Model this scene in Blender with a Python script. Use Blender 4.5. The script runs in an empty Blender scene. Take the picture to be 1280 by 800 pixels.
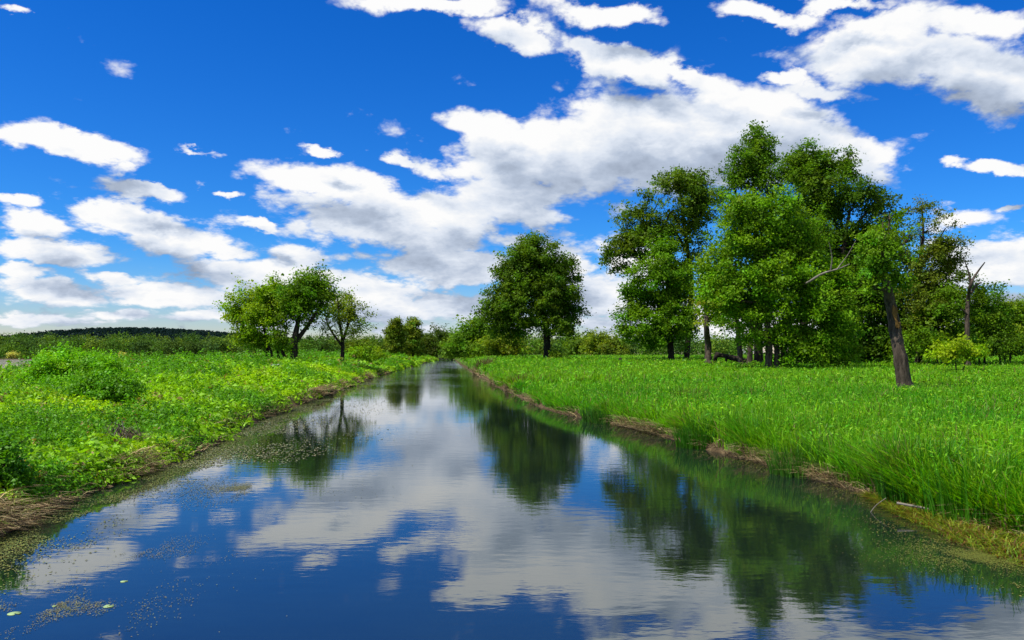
import bpy, math
import numpy as np
from mathutils import Vector

R = math.radians
scene = bpy.context.scene
COL = scene.collection
rng = np.random.default_rng(11)

# ------------------------------------------------------------------ camera
CAM_H, F_PX, HORIZ = 1.7, 1000.0, 442.0
TILT = math.atan((HORIZ - 400.0) / F_PX)
cd = bpy.data.cameras.new("camera")
cam = bpy.data.objects.new("camera", cd)
COL.objects.link(cam)
cam.location = (0, 0, CAM_H)
cam.rotation_euler = (math.pi / 2 + TILT, 0, 0)
cd.sensor_width = 36.0
cd.lens = 36.0 * F_PX / 1280.0
cd.clip_start, cd.clip_end = 0.1, 9000
scene.camera = cam


def ray(px, py):
    a, v = (px - 640.0) / F_PX, (400.0 - py) / F_PX
    c, s = math.cos(TILT), math.sin(TILT)
    return np.array([a, c - s * v, s + c * v])


def at(px, py, Y):
    d = ray(px, py)
    return np.array([0, 0, CAM_H]) + d * (Y / d[1])


def hit(px, py, z=0.0):
    d = ray(px, py)
    return np.array([0, 0, CAM_H]) + d * ((z - CAM_H) / d[2])


# ------------------------------------------------------------------ noise
def _hash(ix, iy, iz, seed):
    n = (ix * 374761393 + iy * 668265263 + iz * 2147483647 + seed * 1274126177) & 0xFFFFFFFF
    n = ((n ^ (n >> 13)) * 1274126177) & 0xFFFFFFFF
    n = ((n ^ (n >> 16)) * 2246822519) & 0xFFFFFFFF
    return ((n ^ (n >> 15)) & 0xFFFFFF) / float(0xFFFFFF)


def vnoise(x, y, z=0.0, seed=0):
    x, y, z = np.broadcast_arrays(np.asarray(x, float), np.asarray(y, float), np.asarray(z, float))
    fx, fy, fz = np.floor(x), np.floor(y), np.floor(z)
    ix, iy, iz = fx.astype(np.int64), fy.astype(np.int64), fz.astype(np.int64)
    tx, ty, tz = x - fx, y - fy, z - fz
    tx, ty, tz = (t * t * (3 - 2 * t) for t in (tx, ty, tz))
    o = 0
    for dx in (0, 1):
        for dy in (0, 1):
            for dz in (0, 1):
                w = (tx if dx else 1 - tx) * (ty if dy else 1 - ty) * (tz if dz else 1 - tz)
                o = o + w * _hash(ix + dx, iy + dy, iz + dz, seed)
    return o


def fbm(x, y, seed=0, oct=4):
    o, a, f, t = 0, 1.0, 1.0, 0
    for i in range(oct):
        o = o + a * vnoise(np.asarray(x) * f, np.asarray(y) * f, 0, seed + i * 7)
        t += a
        a *= .5
        f *= 2.03
    return o / t


def sstep(a, b, x):
    t = np.clip((np.asarray(x, float) - a) / (b - a), 0, 1)
    return t * t * (3 - 2 * t)


# ------------------------------------------------------------------ the canal and the land round it
LP = [hit(*p) for p in [(0, 668), (60, 640), (130, 612), (200, 588), (250, 570), (290, 545), (340, 520),
                        (400, 497), (440, 482), (480, 468), (520, 457), (548, 449)]]
RP = [hit(*p) for p in [(1280, 703), (1200, 675), (1120, 643), (1080, 618), (1000, 594), (940, 577), (880, 563),
                        (840, 550), (780, 534), (720, 521), (680, 509), (640, 493), (610, 476), (590, 465),
                        (576, 456), (567, 449)]]
LY, LX = np.array([p[1] for p in LP]), np.array([p[0] for p in LP])
RY, RX = np.array([p[1] for p in RP]), np.array([p[0] for p in RP])
LYe = np.concatenate([[-30], LY, [275, 5000]])
LXe = np.concatenate([[LX[0] + .2], LX, [-23.5, -23.5]])
RYe = np.concatenate([[-30], RY, [275, 5000]])
RXe = np.concatenate([[RX[0] + .4], RX, [-23.2, -23.2]])


def left(y):
    y = np.asarray(y, float)
    k = np.clip(y / 60, .25, 1)
    return np.interp(y, LYe, LXe) + (fbm(y * .9, 3.1, 5) - .5) * .55 * k + (fbm(y * .25, 9.1, 6) - .5) * .6 * k


def right(y):
    y = np.asarray(y, float)
    k = np.clip(y / 40, .3, 1)
    return np.interp(y, RYe, RXe) + (fbm(y * 1.0, 7.7, 8) - .5) * .6 * k + (fbm(y * .3, 1.1, 9) - .5) * .5 * k


ZR = ([-30, 5, 15, 27, 50, 62, 78, 85, 120, 250, 1000, 6000], [.25, .25, .25, .28, .5, .68, .86, .92, 1.12, 1.3, 1.45, 1.5])
ZL = ([-30, 5, 20, 40, 60, 110, 200, 260, 6000], [.4, .42, .52, .60, .66, .78, .86, .9, 1.2])


def shelf(y):
    return .62 * (1 - sstep(6.6, 9.5, y)) * (.7 + .6 * fbm(np.asarray(y, float) * 1.4, 2.2, 12))


def height(x, y):
    x, y = np.asarray(x, float), np.asarray(y, float)
    l, r = left(y), right(y)
    dl, dr = l - x, x - r
    mic = (fbm(x * 1.3, y * 1.3, 21, 3) - .5) * .12 + (fbm(x * .35, y * .35, 23, 3) - .5) * .16
    zr = np.interp(y, *ZR)
    zl = np.interp(y, *ZL)
    sh = shelf(y)
    dr0 = dr
    dr = dr - sh
    bankr = zr * (.62 * sstep(0, .28, dr) + .38 * sstep(.25, 2.2, dr)) + mic * sstep(.1, 1.2, dr) + .03 * sstep(0, .1, dr)
    bankr = np.where((sh > .02) & (dr < .12), np.maximum(bankr, .035 * sstep(0, .15, dr0) + mic * .25 * sstep(0, .3, dr0)), bankr)
    bankl = zl * (.55 * sstep(0, .42, dl) + .45 * sstep(.3, 3.2, dl)) + mic * sstep(.1, 1.2, dl) + .42 * (fbm(x * .55, y * .55, 27, 3) - .5) * sstep(.4, 2.5, dl) + .02 * sstep(0, .1, dl)
    far = sstep(195, 245, y + (fbm(x * .02, 1.5, 31) - .5) * 60)
    pond = sstep(13.5, 17.5, dl + (fbm(y * .12, 4.4, 33) - .5) * 3)
    low = -.45 + far * .62 + (fbm(x * .03, y * .03, 35) - .5) * .12
    bankl = bankl * (1 - pond) + low * pond
    bed = -.55 * sstep(0, .8, np.minimum(-dl, -dr0)) - .02
    out = np.where(dr0 > 0, bankr, np.where(dl > 0, bankl, bed))
    return out


# ------------------------------------------------------------------ mesh helpers
def make_mesh(name, V, F, mat, C=None, smooth=False):
    V = np.ascontiguousarray(V, dtype=np.float32).reshape(-1, 3)
    F = np.ascontiguousarray(F, dtype=np.int32)
    me = bpy.data.meshes.new(name)
    k = F.shape[1]
    me.vertices.add(len(V))
    me.vertices.foreach_set("co", V.ravel())
    me.loops.add(F.size)
    me.loops.foreach_set("vertex_index", F.ravel())
    me.polygons.add(len(F))
    me.polygons.foreach_set("loop_start", np.arange(0, F.size, k, dtype=np.int32))
    if smooth:
        me.polygons.foreach_set("use_smooth", np.ones(len(F), dtype=bool))
    if C is not None:
        a = me.attributes.new("tint", 'FLOAT_COLOR', 'POINT')
        C4 = np.ones((len(V), 4), np.float32)
        C4[:, :3] = C
        a.data.foreach_set("color", C4.ravel())
    me.materials.append(mat)
    me.update(calc_edges=True)
    me.validate()
    return me


def link(name, me, parent=None, loc=None):
    o = bpy.data.objects.new(name, me)
    COL.objects.link(o)
    if parent is not None:
        o.parent = parent
    if loc is not None:
        o.location = loc
    return o


def tag(o, label=None, cat=None, group=None, kind=None):
    if label: o["label"] = label
    if cat: o["category"] = cat
    if group: o["group"] = group
    if kind: o["kind"] = kind
    return o


def empty(name, loc):
    o = bpy.data.objects.new(name, None)
    COL.objects.link(o)
    o.location = [float(c) for c in loc]
    o.empty_display_size = .3
    return o


def jitter(col, n, val=.18, hue=.12, r=rng):
    c = np.tile(np.array(col, float), (n, 1))
    c *= (1 + r.normal(0, val, (n, 1))).clip(.45, 1.7)
    c[:, 0] *= (1 + r.normal(0, hue, n)).clip(.5, 1.6)
    return c.clip(.002, .8)


def unit(v):
    return v / np.maximum(np.linalg.norm(v, axis=-1, keepdims=True), 1e-9)


def blades(P, h, w, lean, az, col, segs=3, droop=1.0, r=rng):
    """Grass blades: tapered curved strips rooted at P."""
    n = len(P)
    d = np.stack([np.cos(az), np.sin(az), np.zeros(n)], 1)
    fa = az + math.pi / 2 + r.normal(0, .7, n)
    side = np.stack([np.cos(fa), np.sin(fa), np.zeros(n)], 1)
    rows = []
    for k in range(segs + 1):
        t = k / segs
        out = lean * h * (t ** (1 + droop))
        up = h * (t - .38 * np.minimum(lean, 1.6) * t ** 2.2)
        wk = w * (1 - .85 * t ** 1.5)
        c = P + d * out[:, None] + np.array([0, 0, 1]) * up[:, None]
        rows += [c - side * wk[:, None] * .5, c + side * wk[:, None] * .5]
    V = np.stack(rows, 1)
    m = 2 * (segs + 1)
    q = np.array([[2 * k, 2 * k + 1, 2 * k + 3, 2 * k + 2] for k in range(segs)])
    F = (np.arange(n)[:, None, None] * m + q[None]).reshape(-1, 4)
    return V.reshape(-1, 3), F, np.repeat(col, m, axis=0)


def leaves(P, N, size, col, r=rng, ratio=.62):
    """Diamond leaves, folded a little along the midrib."""
    n = len(P)
    N = unit(N)
    t = unit(np.cross(N, unit(r.normal(0, 1, (n, 3)))))
    b = np.cross(N, t)
    s = np.asarray(size)[:, None] if np.ndim(size) else np.full((n, 1), size)
    fold = N * s * .12
    V = np.stack([P - t * s * .5, P - b * s * ratio * .5 + fold, P + t * s * .5 - fold * .7, P + b * s * ratio * .5 + fold], 1)
    F = np.arange(n * 4).reshape(-1, 4)
    return V.reshape(-1, 3), F, np.repeat(col, 4, axis=0)


def join(parts):
    Vs, Fs, Cs, o = [], [], [], 0
    for V, F, C in parts:
        Vs.append(V); Fs.append(F + o); Cs.append(C); o += len(V)
    return np.concatenate(Vs), np.concatenate(Fs), np.concatenate(Cs)


def tube(path, rad, sides=6, rough=0.0, r=rng):
    path = np.asarray(path, float)
    rad = np.asarray(rad, float)
    n = len(path)
    tan = np.gradient(path, axis=0)
    tan = unit(tan)
    ref = np.array([0.3, 1, .1])
    a = unit(np.cross(tan, ref))
    b = np.cross(tan, a)
    ph = np.arange(sides) * 2 * math.pi / sides
    rr = rad[:, None] * (1 + (r.normal(0, rough, (n, sides)) if rough else 0))
    V = path[:, None] + rr[..., None] * (np.cos(ph)[None, :, None] * a[:, None] + np.sin(ph)[None, :, None] * b[:, None])
    i, j = np.meshgrid(np.arange(n - 1), np.arange(sides), indexing='ij')
    j2 = (j + 1) % sides
    F = np.stack([i * sides + j, i * sides + j2, (i + 1) * sides + j2, (i + 1) * sides + j], -1).reshape(-1, 4)
    return V.reshape(-1, 3), F


def smooth_path(pts, n):
    """Catmull-Rom through pts (rows may carry a radius as 4th column)."""
    pts = np.asarray(pts, float)
    if len(pts) == 2:
        return pts[0] + (pts[1] - pts[0]) * np.linspace(0, 1, n)[:, None]
    P = np.concatenate([[2 * pts[0] - pts[1]], pts, [2 * pts[-1] - pts[-2]]])
    out = []
    for u in np.linspace(0, len(pts) - 1 - 1e-6, n):
        i = int(u); t = u - i
        p0, p1, p2, p3 = P[i:i + 4]
        out.append(.5 * (2 * p1 + (p2 - p0) * t + (2 * p0 - 5 * p1 + 4 * p2 - p3) * t * t + (3 * p1 - p0 - 3 * p2 + p3) * t ** 3))
    return np.array(out)


class Wood:
    def __init__(s):
        s.V, s.F, s.o = [], [], 0

    def add(s, path, rad, sides=6, rough=0.0):
        V, F = tube(path, rad, sides, rough)
        s.V.append(V); s.F.append(F + s.o); s.o += len(V)

    def mesh(s, name, mat):
        return make_mesh(name, np.concatenate(s.V), np.concatenate(s.F), mat, smooth=True)


# ------------------------------------------------------------------ materials
def new_mat(name):
    m = bpy.data.materials.new(name)
    m.use_nodes = True
    nt = m.node_tree
    nt.nodes.clear()
    out = nt.nodes.new("ShaderNodeOutputMaterial")
    return m, nt, out


def noise(nt, scale, detail=4, rough=.55, vec=None, dim='3D'):
    n = nt.nodes.new("ShaderNodeTexNoise")
    n.noise_dimensions = dim
    n.inputs["Scale"].default_value = scale
    n.inputs["Detail"].default_value = detail
    n.inputs["Roughness"].default_value = rough
    if vec is not None: nt.links.new(vec, n.inputs["Vector"])
    return n


def ramp(nt, fac, stops):
    n = nt.nodes.new("ShaderNodeValToRGB")
    e = n.color_ramp.elements
    while len(e) < len(stops): e.new(.5)
    for el, (p, c) in zip(e, stops):
        el.position = p
        el.color = (*c, 1) if len(c) == 3 else c
    nt.links.new(fac, n.inputs[0])
    return n


def mixc(nt, fac, a, b, mode='MIX'):
    n = nt.nodes.new("ShaderNodeMix")
    n.data_type = 'RGBA'
    n.blend_type = mode
    for idx, v in ((0, fac), (6, a), (7, b)):
        if hasattr(v, 'is_linked') or hasattr(v, 'node'):
            nt.links.new(v, n.inputs[idx])
        else:
            n.inputs[idx].default_value = v if idx == 0 else (*v, 1)
    return n.outputs[2]


def leaf_mat(name, trans=.38, rough=.5, spec=.35, tr_tint=(1.25, 1.25, .35)):
    m, nt, out = new_mat(name)
    at_ = nt.nodes.new("ShaderNodeAttribute"); at_.attribute_name = "tint"
    p = nt.nodes.new("ShaderNodeBsdfPrincipled")
    p.inputs["Roughness"].default_value = rough
    p.inputs["Specular IOR Level"].default_value = spec
    nt.links.new(at_.outputs["Color"], p.inputs["Base Color"])
    t = nt.nodes.new("ShaderNodeBsdfTranslucent")
    nt.links.new(mixc(nt, 1.0, at_.outputs["Color"], tr_tint, 'MULTIPLY'), t.inputs["Color"])
    mx = nt.nodes.new("ShaderNodeMixShader")
    mx.inputs[0].default_value = trans
    nt.links.new(p.outputs[0], mx.inputs[1]); nt.links.new(t.outputs[0], mx.inputs[2])
    nt.links.new(mx.outputs[0], out.inputs[0])
    return m


def bark_mat(name, c1, c2, scale=6, bump=.6):
    m, nt, out = new_mat(name)
    tc = nt.nodes.new("ShaderNodeTexCoord")
    mp = nt.nodes.new("ShaderNodeMapping"); mp.inputs["Scale"].default_value = (1, 1, .22)
    nt.links.new(tc.outputs["Object"], mp.inputs[0])
    n = noise(nt, scale, 6, .65, mp.outputs[0])
    n2 = noise(nt, 1.4, 3, .5, tc.outputs["Object"])
    c = ramp(nt, n.outputs[0], [(.40, c1), (.5, tuple((a + b) / 2 for a, b in zip(c1, c2))), (.62, c2)])
    cc = mixc(nt, n2.outputs[0], c.outputs[0], tuple(.38 * x for x in c2))
    p = nt.nodes.new("ShaderNodeBsdfPrincipled")
    p.inputs["Roughness"].default_value = .9
    p.inputs["Specular IOR Level"].default_value = .15
    nt.links.new(cc, p.inputs["Base Color"])
    b = nt.nodes.new("ShaderNodeBump"); b.inputs["Strength"].default_value = bump; b.inputs["Distance"].default_value = .06
    nt.links.new(n.outputs[0], b.inputs["Height"]); nt.links.new(b.outputs[0], p.inputs["Normal"])
    nt.links.new(p.outputs[0], out.inputs[0])
    return m


M_GRASS = leaf_mat("meadow_blades", .42, .5, .2, (1.25, 1.25, .3))
M_WEED = leaf_mat("weed_leaves", .40, .5, .25)
M_LEAF = leaf_mat("tree_leaves", .44, .55, .14)
M_WOODS = leaf_mat("far_leaves", .3, .8, .05)
M_STRAW = leaf_mat("dry_stalks", .12, .8, .15, (1, 1, 1))
M_ALGAE = leaf_mat("algae_mat", .0, .55, .3, (1, 1, 1))
M_BARK = bark_mat("grey_brown_bark", (.010, .007, .005), (.14, .108, .078), 9, 1.0)
M_BARK_DARK = bark_mat("dark_bark", (.008, .006, .005), (.06, .047, .036), 8, .8)
M_BARK_PALE = bark_mat("pale_dead_wood", (.10, .085, .07), (.34, .30, .25))
M_STRIP = bark_mat("stripped_wood", (.05, .03, .012), (.26, .15, .035), 14, .6)

# ground
m, nt, out = new_mat("soil_and_turf")
tc = nt.nodes.new("ShaderNodeTexCoord")
sep = nt.nodes.new("ShaderNodeSeparateXYZ"); nt.links.new(tc.outputs["Object"], sep.inputs[0])
n1 = noise(nt, .5, 6, .6, tc.outputs["Object"])
n2 = noise(nt, 7, 6, .65, tc.outputs["Object"])
n3 = noise(nt, .03, 4, .55, tc.outputs["Object"])
turf = ramp(nt, n1.outputs[0], [(.3, (.035, .085, .010)), (.5, (.06, .13, .014)), (.72, (.10, .14, .02))])
turf2 = mixc(nt, ramp(nt, n3.outputs[0], [(.4, (0, 0, 0)), (.7, (1, 1, 1))]).outputs[0], turf.outputs[0], (.11, .13, .025))
soil = ramp(nt, n2.outputs[0], [(.3, (.028, .018, .010)), (.55, (.09, .062, .032)), (.75, (.20, .15, .08))])
mr = nt.nodes.new("ShaderNodeMapRange")
mr.inputs["From Min"].default_value = .10; mr.inputs["From Max"].default_value = .30
ad = nt.nodes.new("ShaderNodeMath"); ad.operation = 'MULTIPLY_ADD'
nt.links.new(n2.outputs[0], ad.inputs[0]); ad.inputs[1].default_value = .22
sb = nt.nodes.new("ShaderNodeMath"); sb.operation = 'SUBTRACT'
nt.links.new(sep.outputs["Z"], sb.inputs[0]); sb.inputs[1].default_value = .11
nt.links.new(sb.outputs[0], ad.inputs[2])
nt.links.new(ad.outputs[0], mr.inputs["Value"])
gc = mixc(nt, mr.outputs[0], soil.outputs[0], turf2)
p = nt.nodes.new("ShaderNodeBsdfPrincipled"); p.inputs["Roughness"].default_value = .95
p.inputs["Specular IOR Level"].default_value = .1
nt.links.new(gc, p.inputs["Base Color"])
b = nt.nodes.new("ShaderNodeBump"); b.inputs["Strength"].default_value = .7; b.inputs["Distance"].default_value = .08
nt.links.new(n2.outputs[0], b.inputs["Height"]); nt.links.new(b.outputs[0], p.inputs["Normal"])
nt.links.new(p.outputs[0], out.inputs[0])
M_GROUND = m


def water_mat(name, base, ior, ripple, scum=0.0):
    m, nt, out = new_mat(name)
    tc = nt.nodes.new("ShaderNodeTexCoord")
    mp = nt.nodes.new("ShaderNodeMapping"); mp.inputs["Scale"].default_value = (.75, 1.6, 1)
    mp.inputs["Rotation"].default_value = (0, 0, R(4))
    nt.links.new(tc.outputs["Object"], mp.inputs[0])
    a = noise(nt, 5.0, 3, .5, mp.outputs[0])
    c = noise(nt, 1.1, 2, .5, mp.outputs[0])
    wind = noise(nt, .11, 3, .6, tc.outputs["Object"])
    wr = ramp(nt, wind.outputs[0], [(.38, (.25, .25, .25)), (.62, (1, 1, 1))])
    b1 = nt.nodes.new("ShaderNodeBump"); b1.inputs["Distance"].default_value = ripple
    sp_ = nt.nodes.new("ShaderNodeSeparateXYZ"); nt.links.new(tc.outputs["Object"], sp_.inputs[0])
    br_ = nt.nodes.new("ShaderNodeMapRange")
    for i_, q_ in enumerate((32.0, 150.0, 1.0, 24.0)): br_.inputs[i_ + 1].default_value = q_
    nt.links.new(sp_.outputs[1], br_.inputs[0])
    ds_ = nt.nodes.new("ShaderNodeMath"); ds_.operation = 'MULTIPLY'; ds_.inputs[1].default_value = ripple     # breezier on the far reach
    nt.links.new(br_.outputs[0], ds_.inputs[0]); nt.links.new(ds_.outputs[0], b1.inputs["Distance"])
    nt.links.new(wr.outputs[0], b1.inputs["Strength"]); nt.links.new(a.outputs[0], b1.inputs["Height"])
    b2 = nt.nodes.new("ShaderNodeBump"); b2.inputs["Distance"].default_value = ripple * 1.6; b2.inputs["Strength"].default_value = .5
    nt.links.new(c.outputs[0], b2.inputs["Height"]); nt.links.new(b1.outputs[0], b2.inputs["Normal"])
    p = nt.nodes.new("ShaderNodeBsdfPrincipled")
    mud = noise(nt, .35, 4, .6, tc.outputs["Object"])
    bc = ramp(nt, mud.outputs[0], [(.35, base), (.7, tuple(x * 1.7 for x in base))])
    nt.links.new(bc.outputs[0], p.inputs["Base Color"])
    p.inputs["Roughness"].default_value = .03
    p.inputs["IOR"].default_value = ior
    p.inputs["Specular Tint"].default_value = (.86, .95, 1.0, 1)
    nt.links.new(b2.outputs[0], p.inputs["Normal"])
    nt.links.new(p.outputs[0], out.inputs[0])
    return m


M_WATER = water_mat("canal_surface", (.006, .011, .008), 2.25, .0015)
M_POND = water_mat("pond_surface", (.30, .27, .19), 1.33, .03)

# ------------------------------------------------------------------ ground sheet
ys = [-40.0]
while ys[-1] < 6000:
    y = ys[-1]
    ys.append(y + (2.5 if y < 2 else max(.16, y * .012) if y < 60 else y * .03))
ys = np.array(ys)
off = np.concatenate([[5000, 2500, 1200, 700, 400, 250, 160, 110, 80, 60, 48, 40, 34, 29, 25, 22], np.arange(20, 11, -.6),
                      np.arange(11, 3, -.35), np.arange(3, 1.2, -.15), np.arange(1.2, -.001, -.06)])
inn = np.array([.05, .12, .25, .5, .9])
ly, ry = left(ys), right(ys)
wid = ry - ly
cols = [ly - o for o in off]
for i in inn: cols.append(ly + np.minimum(i, wid * .45))
for i in inn[::-1]: cols.append(ry - np.minimum(i, wid * .45))
cols += [ry + o for o in off[::-1]]
X = np.stack(cols, 1)
Yg = np.repeat(ys[:, None], X.shape[1], 1)
Z = height(X, Yg)
Z += ((fbm(X * 5, Yg * 5, 51, 3) - .5) * .09) * (np.abs(np.minimum(X - ry[:, None], ly[:, None] - X)) < 1.6) * (Yg < 60) * (Z > 0)
nr, nc = X.shape
i, j = np.meshgrid(np.arange(nr - 1), np.arange(nc - 1), indexing='ij')
F = np.stack([i * nc + j, i * nc + j + 1, (i + 1) * nc + j + 1, (i + 1) * nc + j], -1).reshape(-1, 4)
g = link("ground", make_mesh("ground", np.stack([X, Yg, Z], -1), F, M_GROUND, smooth=True))
tag(g, kind='structure')

# water sheets
wy = ys[(ys < 290)]
V = np.concatenate([np.stack([left(wy) - 1.2, wy, 0 * wy], 1), np.stack([right(wy) + 1.2, wy, 0 * wy], 1)])
n = len(wy)
F = np.array([[k, k + n, k + n + 1, k + 1] for k in range(n - 1)])
tag(link("canal_water", make_mesh("canal_water", V, F, M_WATER)), kind='structure')
wy = np.arange(-40, 262, 4.0)
V = np.concatenate([np.stack([0 * wy - 1500, wy, 0 * wy], 1), np.stack([left(wy) - 12.5, wy, 0 * wy], 1)])
n = len(wy)
F = np.array([[k, k + n, k + n + 1, k + 1] for k in range(n - 1)])
tag(link("pond_water", make_mesh("pond_water", V, F, M_POND)), kind='structure')


# ------------------------------------------------------------------ trees and shrubs
def in_lobe(n, r, bias=.45):
    d = unit(r.normal(0, 1, (n, 3)))
    rad = r.random(n) ** bias
    return d, rad


def crown_points(lobes, rc, r, thin=0.0):
    """Twig ends inside the lobes; lobes = (centre, radii, density)."""
    out, dirs, ids = [], [], []
    for k, (c, rr, dens) in enumerate(lobes):
        n = max(6, int(dens * 11 * (rr[0] * rr[2]) / rc ** 2))
        d, q = in_lobe(n, r)
        bump = .92 + .5 * vnoise(d[:, 0] * 2.2 + 9 * k, d[:, 1] * 2.2 + 5, d[:, 2] * 2.2 + 3, k)
        P = c + d * (q * bump)[:, None] * rr
        keep = vnoise(P[:, 0] / rc * .33, P[:, 1] / rc * .33, P[:, 2] / rc * .33, 77) > .345 + thin * .2
        if rc > .6 and max(rr) < 1.75: keep[:] = True      # small far lobes keep every twig
        out.append(P[keep]); dirs.append(d[keep]); ids.append(np.full(keep.sum(), k))
    return np.concatenate(out), np.concatenate(dirs), np.concatenate(ids)


def build_tree(name, label, cat, Y, trunks, lobes, col, seed=1, leaf=.2, per=38, rc=.5, thin=0.0, group=None,
               bark=None, twig=.35, bark_twig=None, val=.17, sink=.12, base=None, part='crown', stem='trunk', taperlimb=.5, mat=None):
    """trunks: lists of (px, py, width px); lobes: (px, py, rx px, ry px, density[, depth offset m])."""
    r = np.random.default_rng(seed)
    bark = bark or M_BARK_DARK
    s = Y / F_PX
    bx = at(trunks[0][0][0], trunks[0][0][1], Y) if base is None else np.asarray(base, float)
    gz = float(height(bx[0], bx[1]))
    org = np.array([bx[0], bx[1], gz])
    root = empty(name, org)
    tag(root, label, cat, group)
    limbs_pts, woods = [], []
    for tk in trunks:
        pts = []
        dy = r.normal(0, .25) if tk is not trunks[0] else 0
        for q, (px, py, w) in enumerate(tk):
            p = at(px, py, Y + dy + (r.normal(0, .12) * q if q else 0))
            pts.append([*(p - org), w * s * .5])
        pts = np.array(pts)
        if tk is trunks[0] or abs(tk[0][1] - trunks[0][0][1]) < 6:
            b0 = pts[0].copy()
            gl = float(height(b0[0] + org[0], b0[1] + org[1])) - gz
            pts[0, 2] = gl + min(.25, max(.0, pts[0, 2] - gl))
            b0[2] = gl - sink - .1
            b0[3] *= 1.8
            b1 = pts[0].copy(); b1[:3] += (pts[1, :3] - pts[0, :3]) * .18
            pts[0, 3] *= 1.28
            pts = np.concatenate([[b0], pts[:1], [b1], pts[1:]])
        sp = smooth_path(pts, max(8, len(pts) * 5))
        sp[:, 3] = np.maximum(sp[:, 3], .012)
        w = Wood()
        w.add(sp[:, :3], sp[:, 3], 10, .05)
        woods.append(w)
        limbs_pts.append(sp)
    if not lobes:
        for w in woods[1:]:
            for V_, F_ in zip(w.V, w.F):
                woods[0].V.append(V_); woods[0].F.append(F_ - F_.min() + woods[0].o); woods[0].o += len(V_)
        link(stem, woods[0].mesh(stem, bark), root)
        return root
    L = []
    for lb in lobes:
        px, py, rx, ry, dens = lb[:5]
        dy = lb[5] if len(lb) > 5 else r.normal(0, .35) * rx * s
        c = at(px, py, Y + dy) - org
        L.append((c, np.array([rx * s, max(rx, ry * .8) * s * .95, ry * s]), dens))
    P, D, ids = crown_points(L, rc, r, thin)
    P[:, 2] = np.maximum(P[:, 2], .15)
    allp = np.concatenate(limbs_pts)
    own = np.concatenate([np.full(len(q_), k_) for k_, q_ in enumerate(limbs_pts)])
    nodes, nown = [], []
    for k, (c, rr, dens) in enumerate(L):
        # limb from the trunk to the lobe, then secondary boughs inside it
        dist = np.linalg.norm(allp[:, :3] - c, axis=1) + 1.2 * np.maximum(0, allp[:, 2] - c[2] + .3 * rr[2])
        a = allp[int(np.argmin(dist))]
        ow = own[int(np.argmin(dist))]
        W = woods[ow]
        ln = np.linalg.norm(c - a[:3])
        r0 = max(.015, min(a[3] * .75, .03 + ln * .03))
        mid = (a[:3] + c) / 2 + r.normal(0, .07, 3) * ln + np.array([0, 0, .06 * ln])
        pp = smooth_path([a[:3], mid, c], 9)
        W.add(pp, np.linspace(r0, r0 * .45, 9), 6)
        nodes.append(pp[3:]); nown += [ow] * 6
        for q in range(5):
            d = unit(r.normal(0, 1, 3) + np.array([0, 0, .5]))
            e = c + d * rr * .68
            st = pp[r.integers(3, 9)]
            mm = (st + e) / 2 + r.normal(0, .06, 3) * np.linalg.norm(e - st)
            p2 = smooth_path([st, mm, e], 7)
            W.add(p2, np.linspace(r0 * .42, max(.008, r0 * .12), 7), 5)
            nodes.append(p2[2:]); nown += [ow] * 5
    nodes = np.concatenate(nodes)
    nt_ = len(P)
    far_ = r.random(nt_) < .09
    P[far_] += D[far_] * (r.uniform(.3, 1.0, (far_.sum(), 1)) * rc * 1.3)
    P[:, 2] = np.maximum(P[:, 2], .15)
    for q in range(0, nt_):
        if r.random() > twig * .75: continue
        dd = np.linalg.norm(nodes - P[q], axis=1)
        st = nodes[int(np.argmin(dd))]
        W = woods[nown[int(np.argmin(dd))]]
        e = P[q]
        ln = np.linalg.norm(e - st)
        if ln < .08: continue
        mm = (st + e) / 2 + r.normal(0, .08, 3) * ln - np.array([0, 0, .05 * ln])
        W.add(smooth_path([st, mm, e], 4), np.linspace(max(.008, s * .28), max(.004, s * .10), 4), 3)
    ground_stems = [k_ for k_, tk in enumerate(trunks) if k_ == 0 or abs(tk[0][1] - trunks[0][0][1]) < 6]
    for k_, w in enumerate(woods):          # forks belong to the stem they grow from
        if k_ not in ground_stems:
            tgt = woods[min(ground_stems, key=lambda q_: np.linalg.norm(limbs_pts[q_][:, :3] - limbs_pts[k_][0, :3], axis=1).min())]
            for V_, F_ in zip(w.V, w.F):
                tgt.V.append(V_); tgt.F.append(F_ - F_.min() + tgt.o); tgt.o += len(V_)
    for k_ in ground_stems:
        link(stem, woods[k_].mesh(stem, bark), root)
    # leaves
    rep = r.poisson(per * 2.7 * np.where(far_, .6, 1) * r.uniform(.5, 1.4, nt_))
    idx = np.repeat(np.arange(nt_), rep)
    n = len(idx)
    g_ = r.normal(0, 1, (n, 3)) * np.array([.5, .5, .34]) * rc
    LPs = P[idx] + g_ + D[idx] * (r.normal(.05, .42, (n, 1)) * rc)
    LPs[:, 2] = np.maximum(LPs[:, 2], .05)
    N = unit(r.normal(0, .75, (n, 3)) + D[idx] * .55 + np.array([0, 0, .75]))
    cl = jitter(np.array(col) * np.array([2.3, 2.15, .6]), nt_, val, .12, r)[idx] * (1 + r.normal(0, .15, (n, 1))).clip(.5, 1.5)
    V, F, C = leaves(LPs, N, leaf * .70 * r.lognormal(0, .32, n).clip(.45, 2.0), cl.clip(.002, .6), r, .8)
    link(part, make_mesh(part, V, F, mat or M_LEAF, C), root)
    return root


G_MAPLE = (.050, .105, .010)
G_YEL = (.085, .155, .010)
G_DARK = (.030, .062, .011)
G_MID = (.058, .125, .013)
G_BRIGHT = (.060, .165, .014)
G_PALE = (.10, .135, .035)
G_GREY = (.075, .10, .035)
G_HAZY = (.060, .125, .022)

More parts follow.
